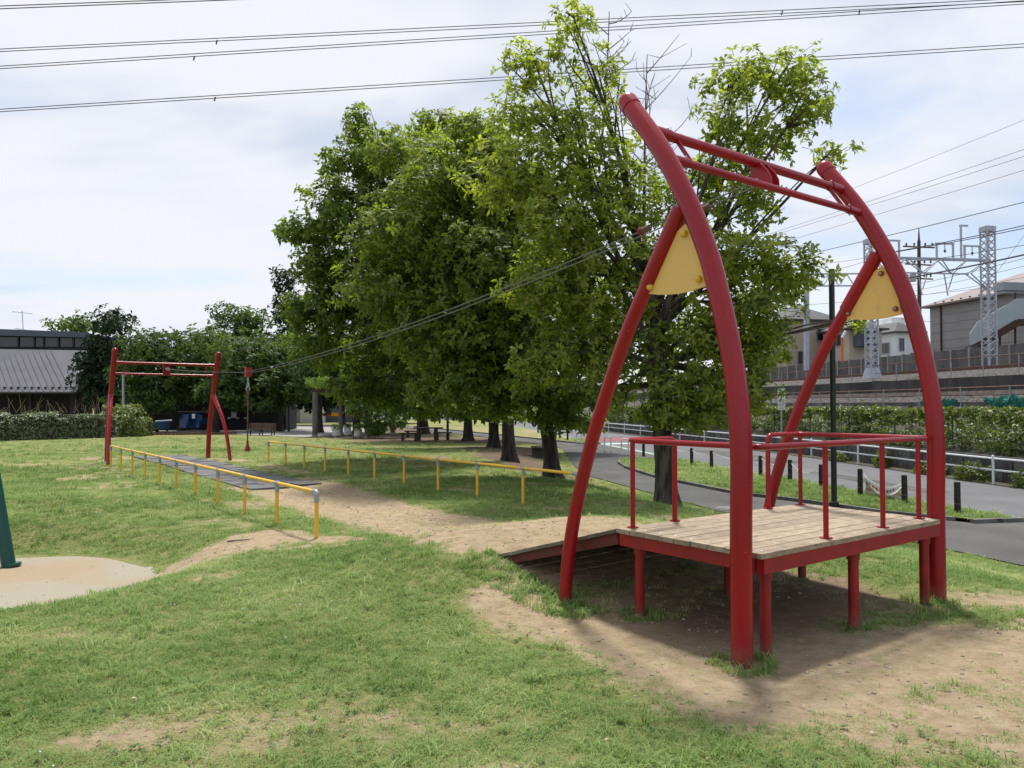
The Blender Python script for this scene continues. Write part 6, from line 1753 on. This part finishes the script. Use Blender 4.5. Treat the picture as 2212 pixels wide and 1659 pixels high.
MB().tube([f[5] + np.array([0, -0.25, 0.02]), f[5], f[5] + np.array([0, 0.25, 0.02])], 0.014, 6).build('handlebar', M['galv'], BC)
MB().box(f[3][0] + 0.08, f[3][0] + 0.38, f[3][1] - 0.16, f[3][1] + 0.16, f[3][2], f[3][2] + 0.22).build('basket', M['galv'], BC, smooth=False)
# slim park lamps
for i, (px, py0, py1, Y, lb) in enumerate(((266, 935, 808, 50, 'slim weathered park lamp right of the left far post'), (684 - 60, 940, 870, 56, 'thin black lamp post behind the slatted bench'), (967, 945, 890, 46, 'grey post right of the picnic table'))):
    p = at(px, py0, Y); p[2] = hz(p[0], p[1]); q = at(px, py1, Y)
    T = thing('park_lamp', lb, 'lamp post', p)
    MB().tube([p - Z3 * 0.1, q], [0.085, 0.07], 10).build('pole', M['galv'] if i == 0 else M['black'], T)
    if i < 2:
        MB().tube(curve(q - Z3 * 0.1, q + np.array([1.2, 0, 0.05]), 0.1, 6), 0.03, 6).build('arm', M['galv'] if i == 0 else M['black'], T)
        MB().ball(q + np.array([1.25, 0, 0.02]), 0.12, 8, 5, (1.6, 0.7, 0.5)).build('lamp_head', M['galv'] if i == 0 else M['black'], T)

# ------------------------------------------------------------------ grass, clover and litter
def tuft(name, n, h, w, spread, seed, bend=0.5):
    g = np.random.default_rng(seed)
    a = g.uniform(0, 2 * np.pi, n); r = spread * np.sqrt(g.uniform(0, 1, n))
    base = np.stack([r * np.cos(a), r * np.sin(a), np.full(n, -0.006)], 1)
    az = g.uniform(0, 2 * np.pi, n)
    lean = np.stack([np.cos(az), np.sin(az), np.zeros(n)], 1)
    H_ = h * g.uniform(0.45, 1.15, n)[:, None]
    sd = np.stack([-np.sin(az), np.cos(az), np.zeros(n)], 1) * (w * g.uniform(0.7, 1.3, n)[:, None])
    lb = g.uniform(0.15, 1.0, n)[:, None] * bend
    mid = base + Z3 * H_ * 0.55 + lean * H_ * lb * 0.5
    tip = base + Z3 * H_ * (1.0 - 0.45 * lb) + lean * H_ * lb * 1.7
    Vv = np.stack([base - sd, base + sd, mid + sd * 0.8, mid - sd * 0.8, tip], 1).reshape(-1, 3)
    k = np.arange(n)[:, None] * 5
    Tt = np.concatenate([k + [0, 1, 2], k + [0, 2, 3], k + [3, 2, 4]], 1).reshape(-1, 3)
    me = fast_mesh(name, Vv, Tt)
    me.materials.append(M['grasstuft'])
    o = bpy.data.objects.new(name, me)
    return o

def tuftmat():
    m = leafmat('lawn_grass_blade', (0.125, 0.21, 0.056), (0.54, 0.52, 0.29), (1.35, 1.4, 0.95), 0.32, 0.6, 0.15)
    for n in m.node_tree.nodes:
        if n.type == 'ATTRIBUTE':
            n.attribute_type = 'INSTANCER'
        if n.type == 'VALTORGB':
            e = n.color_ramp.elements.new(0.5); e.color = (0.265, 0.365, 0.13, 1)
    return m
M['grasstuft'] = tuftmat()
tufts = bpy.data.collections.new('grass_tufts')
for i, (n, h, w, sp_, bend) in enumerate(((20, 0.024, 0.0018, 0.05, 1.1), (24, 0.030, 0.0018, 0.055, 1.0), (16, 0.042, 0.0022, 0.045, 0.9), (26, 0.020, 0.0024, 0.065, 1.3), (12, 0.080, 0.0030, 0.035, 0.8))):
    tufts.objects.link(tuft('tuft_%d' % i, n, h, w, sp_, 100 + i, bend))

def scatter(name, P, rot, sc, idx, ti, label=None):
    me = bpy.data.meshes.new(name)
    me.vertices.add(len(P)); me.vertices.foreach_set('co', np.asarray(P, np.float32).ravel())
    add_attr(me, 'rz', rot); add_attr(me, 'sc', sc); add_attr(me, 'tint', ti)
    a = me.attributes.new('idx', 'INT', 'POINT'); a.data.foreach_set('value', np.asarray(idx, np.int32))
    o = put(name, me, None, kind='stuff')
    if label: o['label'] = label
    ng = bpy.data.node_groups.new(name + '_nodes', 'GeometryNodeTree')
    ng.interface.new_socket('Geometry', in_out='INPUT', socket_type='NodeSocketGeometry')
    ng.interface.new_socket('Geometry', in_out='OUTPUT', socket_type='NodeSocketGeometry')
    n, l = ng.nodes, ng.links
    gi_, go = n.new('NodeGroupInput'), n.new('NodeGroupOutput')
    ip = n.new('GeometryNodeInstanceOnPoints')
    ci = n.new('GeometryNodeCollectionInfo'); ci.inputs['Collection'].default_value = tufts
    ci.inputs['Separate Children'].default_value = True; ci.inputs['Reset Children'].default_value = True
    def attr(nm, ty):
        x = n.new('GeometryNodeInputNamedAttribute'); x.data_type = ty; x.inputs['Name'].default_value = nm
        return [q for q in x.outputs if q.enabled and q.name == 'Attribute'][0]
    cx_ = n.new('ShaderNodeCombineXYZ'); l.new(attr('rz', 'FLOAT'), cx_.inputs[2])
    cs_ = n.new('ShaderNodeCombineXYZ')
    s_ = attr('sc', 'FLOAT')
    for k in range(3): l.new(s_, cs_.inputs[k])
    l.new(gi_.outputs[0], ip.inputs['Points']); l.new(ci.outputs[0], ip.inputs['Instance'])
    ip.inputs['Pick Instance'].default_value = True
    l.new(attr('idx', 'INT'), ip.inputs['Instance Index'])
    l.new(cx_.outputs[0], ip.inputs['Rotation']); l.new(cs_.outputs[0], ip.inputs['Scale'])
    l.new(ip.outputs[0], go.inputs[0])
    md = o.modifiers.new('scatter', 'NODES'); md.node_group = ng
    return o

gg = np.random.default_rng(77)
Ps, Ss = [], []
def zone(y0, y1, dens, scale):
    half = lambda y: 0.72 * y + 1.2
    n = int((half(y0) + half(y1)) * (y1 - y0) * dens)
    y = gg.uniform(y0, y1, n); x = gg.uniform(-1, 1, n) * half(y1)
    ok = np.abs(x) < half(y)
    Ps.append(np.stack([x[ok], y[ok]], 1)); Ss.append(np.full(ok.sum(), scale))
for y0, y1, dn, sc in ((1.6, 3.5, 1100, 1.0), (3.5, 5.5, 800, 1.05), (5.5, 8, 520, 1.2), (8, 11, 300, 1.4), (11, 15, 170, 1.7), (15, 21, 80, 2.1), (21, 30, 30, 2.4), (30, 46, 8, 2.8)):
    zone(y0, y1, dn, sc)
XY = np.vstack(Ps); SC = np.concatenate(Ss)
x, y = XY[:, 0], XY[:, 1]
d_ = RN[0] * x + RN[1] * y; t_ = RD[0] * x + RD[1] * y
onland = d_ < dl(t_) - 0.03
vg = ((t_ > 11.8) & (t_ < 27.3) | (t_ > 39.3)) & (d_ > dr(t_) + 0.12) & (d_ < el(t_) - 0.1)
dm = dirt(x, y)
hum = humus_and_shade(x, y)
keep = (gg.uniform(0, 1, len(x)) > np.clip(dm * 1.12 - 0.10, 0, 0.955)) & (gg.uniform(0, 1, len(x)) > hum * 0.5)
pad_ = np.hypot((x - PADC[0]) / 1.02, (y - PADC[1]) / 0.86) > PADR * gg.uniform(0.93, 1.05, len(x))
sx = (x - A0[0]) * U[0] + (y - A0[1]) * U[1]; vx = (x - A0[0]) * V[0] + (y - A0[1]) * V[1]
nomat = ~((sx > 12.2) & (sx < 23.3) & (vx > 0.92) & (vx < 2.44))
noramp = ~((sx > 1.9) & (sx < 3.0) & (vx > 0.1) & (vx < 2.6) & (gg.uniform(0, 1, len(x)) < 0.9))
ok = ((onland & keep & pad_ & nomat & noramp) | vg)
x, y, SC, vg, dm = x[ok], y[ok], SC[ok], vg[ok], dm[ok]
z = np.where(vg, np.where(RD[0] * x + RD[1] * y > 30, -0.345, -0.345), hgt(x, y))
patch = fnoise(x, y, 0.8); fine = fnoise(x + 9, y + 4, 3.0); broad = fnoise(x - 20, y + 11, 0.28)
ti = np.clip(0.13 + 0.95 * (patch - 0.5) + 0.45 * (broad - 0.3) + 0.35 * (fine - 0.35) + gg.normal(0, 0.12, len(x)) + 0.35 * dm, 0, 1)
lush = (fine > 0.62) | vg
idx = gg.choice([0, 1, 3, 1, 2], len(x))
idx = np.where(lush & (gg.uniform(0, 1, len(x)) < 0.5), 2, idx)
idx = np.where(gg.uniform(0, 1, len(x)) < 0.035 + 0.05 * ((dm > 0.25) & (dm < 0.9)), 4, idx)
s_ = SC * gg.uniform(0.7, 1.3, len(x)) * (1 - 0.35 * dm) * np.where(vg, 1.25, 1)
scatter('lawn_grass', np.stack([x, y, z], 1), gg.uniform(0, 6.28, len(x)), s_, idx, ti)
# tufts left standing round the posts, under the deck and along the ramp
P2 = []
for (c, r, n) in ((ZL(0, 0), 0.22, 60), (ZL(1.71, 0), 0.18, 40), (ZL(1.12, 0.25), 0.16, 30), (ZL(0, 1.34), 0.1, 8), (ZL(0, 2.6), 0.25, 30)):
    a = gg.uniform(0, 6.28, n); q = r * np.sqrt(gg.uniform(0.15, 1, n))
    P2.append(np.stack([c[0] + q * np.cos(a), c[1] + q * np.sin(a)], 1))
s2, v2 = gg.uniform(1.3, 2.9, 260), gg.uniform(-0.35, 0.12, 260)
P2.append(np.stack([A0[0] + s2 * U[0] + v2 * V[0], A0[1] + s2 * U[1] + v2 * V[1]], 1))
P2 = np.vstack(P2)
scatter('tall_grass', np.c_[P2, hgt(P2[:, 0], P2[:, 1])], gg.uniform(0, 6.28, len(P2)), gg.uniform(0.7, 1.4, len(P2)), gg.choice([2, 4, 4], len(P2)), np.clip(gg.normal(0.35, 0.15, len(P2)), 0, 1))
# pebbles and dry leaves on the bare soil
n = 26000
x = gg.uniform(-5, 6, n); y = 2.5 + 13 * gg.uniform(0, 1, n) ** 1.3; w = dirt(x, y); k = (w > 0.4) & (gg.uniform(0, 1, n) < 0.6)
x, y = x[k], y[k]; n = len(x); z = hgt(x, y)
r = (0.003 + 0.013 * gg.uniform(0, 1, n) ** 6) * (1 + y * 0.06)
oct_ = np.array([(1, 0, 0), (-1, 0, 0), (0, 1, 0), (0, -1, 0), (0, 0, 0.7), (0, 0, -0.7)])
Vp = (np.stack([x, y, z], 1)[:, None, :] + oct_[None] * (r[:, None, None] * gg.uniform(0.6, 1.3, (n, 6, 1)))).reshape(-1, 3)
of = np.array([(0, 2, 4), (2, 1, 4), (1, 3, 4), (3, 0, 4), (2, 0, 5), (1, 2, 5), (3, 1, 5), (0, 3, 5)])
me = fast_mesh('pebbles', Vp, (np.arange(n)[:, None, None] * 6 + of[None]).reshape(-1, 3))
put('pebbles', me, mat('pebble', (0.40, 0.33, 0.26), (0.16, 0.125, 0.10), 40, 0.9), kind='stuff')
n = 900
x = gg.uniform(-6, 6, n); y = 2.2 + 14 * gg.uniform(0, 1, n) ** 1.4
C = np.stack([x, y, hgt(x, y) + 0.012], 1)
k = (RN[0] * x + RN[1] * y) < 6
Vl, Tl, tl = leaf_geo(C[k], np.tile(Z3, (k.sum(), 1)), gg.uniform(0, 1, k.sum()), 1, 0.036, 0.016, gg, droop=0.0, lo=80, hi=100)
me = fast_mesh('dry_leaves', Vl, Tl, tl)
put('dry_leaves', me, leafmat('dry_leaf', (0.10, 0.06, 0.03), (0.28, 0.20, 0.115), (1, 1, 1), 0.1), kind='stuff')
# broad weeds and clover heads in the lawn
n = 5000
x = gg.uniform(-7, 4.5, n); y = 2.0 + 11 * gg.uniform(0, 1, n) ** 1.7; w = dirt(x, y)
k = (w < 0.7) & (fnoise(x + 30, y, 0.8) > 0.54) & ((RN[0] * x + RN[1] * y) < 5.5) & (np.hypot(x - PADC[0], y - PADC[1]) > 2.2)
C = np.stack([x, y, hgt(x, y) + 0.012], 1)[k]
Vl, Tl, tl = leaf_geo(C, np.tile(Z3, (len(C), 1)), gg.uniform(0.1, 0.6, len(C)), 5, 0.020, 0.015, gg, up=1.0, droop=0.1, jitter=0.2, lo=50, hi=80)
put('clover_leaves', fast_mesh('clover_leaves', Vl, Tl, tl), M['clover'], kind='stuff')
n = 500
x = gg.uniform(-9, 3, n); y = gg.uniform(3, 18, n); k = (dirt(x, y) < 0.3) & (np.hypot(x - PADC[0], y - PADC[1]) > 2.2) & (fnoise(x + 5, y + 8, 0.5) > 0.5) & ((RN[0] * x + RN[1] * y) < 5)
x, y = x[k], y[k]; n = len(x); r = 0.007 * (1 + y * 0.05)
Vp = (np.stack([x, y, hgt(x, y) + 0.04], 1)[:, None, :] + oct_[None] * r[:, None, None]).reshape(-1, 3)
put('clover_flowers', fast_mesh('clover_flowers', Vp, (np.arange(n)[:, None, None] * 6 + of[None]).reshape(-1, 3)), M['paper'], kind='stuff')
for i, (a, b, lb) in enumerate((((490, 1180), (540, 1177), 'grey fallen stick lying on the bare slope left of the yellow rail'), ((1100, 1445), (1120, 1452), None), ((322, 1262), (345, 1272), 'short dark stick at the edge of the worn pad'))):
    if not lb: continue
    p, q = gz(*a, -0.03 if i == 0 else -0.1), gz(*b, -0.03 if i == 0 else -0.1)
    p[2] = hz(p[0], p[1]) + 0.02; q[2] = hz(q[0], q[1]) + 0.02
    st = thing('fallen_stick', lb, 'stick', p)
    MB().tube(curve(p, q, 0.03, 6), [0.011, 0.012, 0.010, 0.010, 0.008, 0.006], 6, jit=0.15).build('stem', M['deadtwig'], st)
    MB().tube([p + (q - p) * 0.6, p + (q - p) * 0.75 + np.array([0.03, -0.06, 0.02])], [0.007, 0.003], 5).build('side_twig', M['deadtwig'], st)
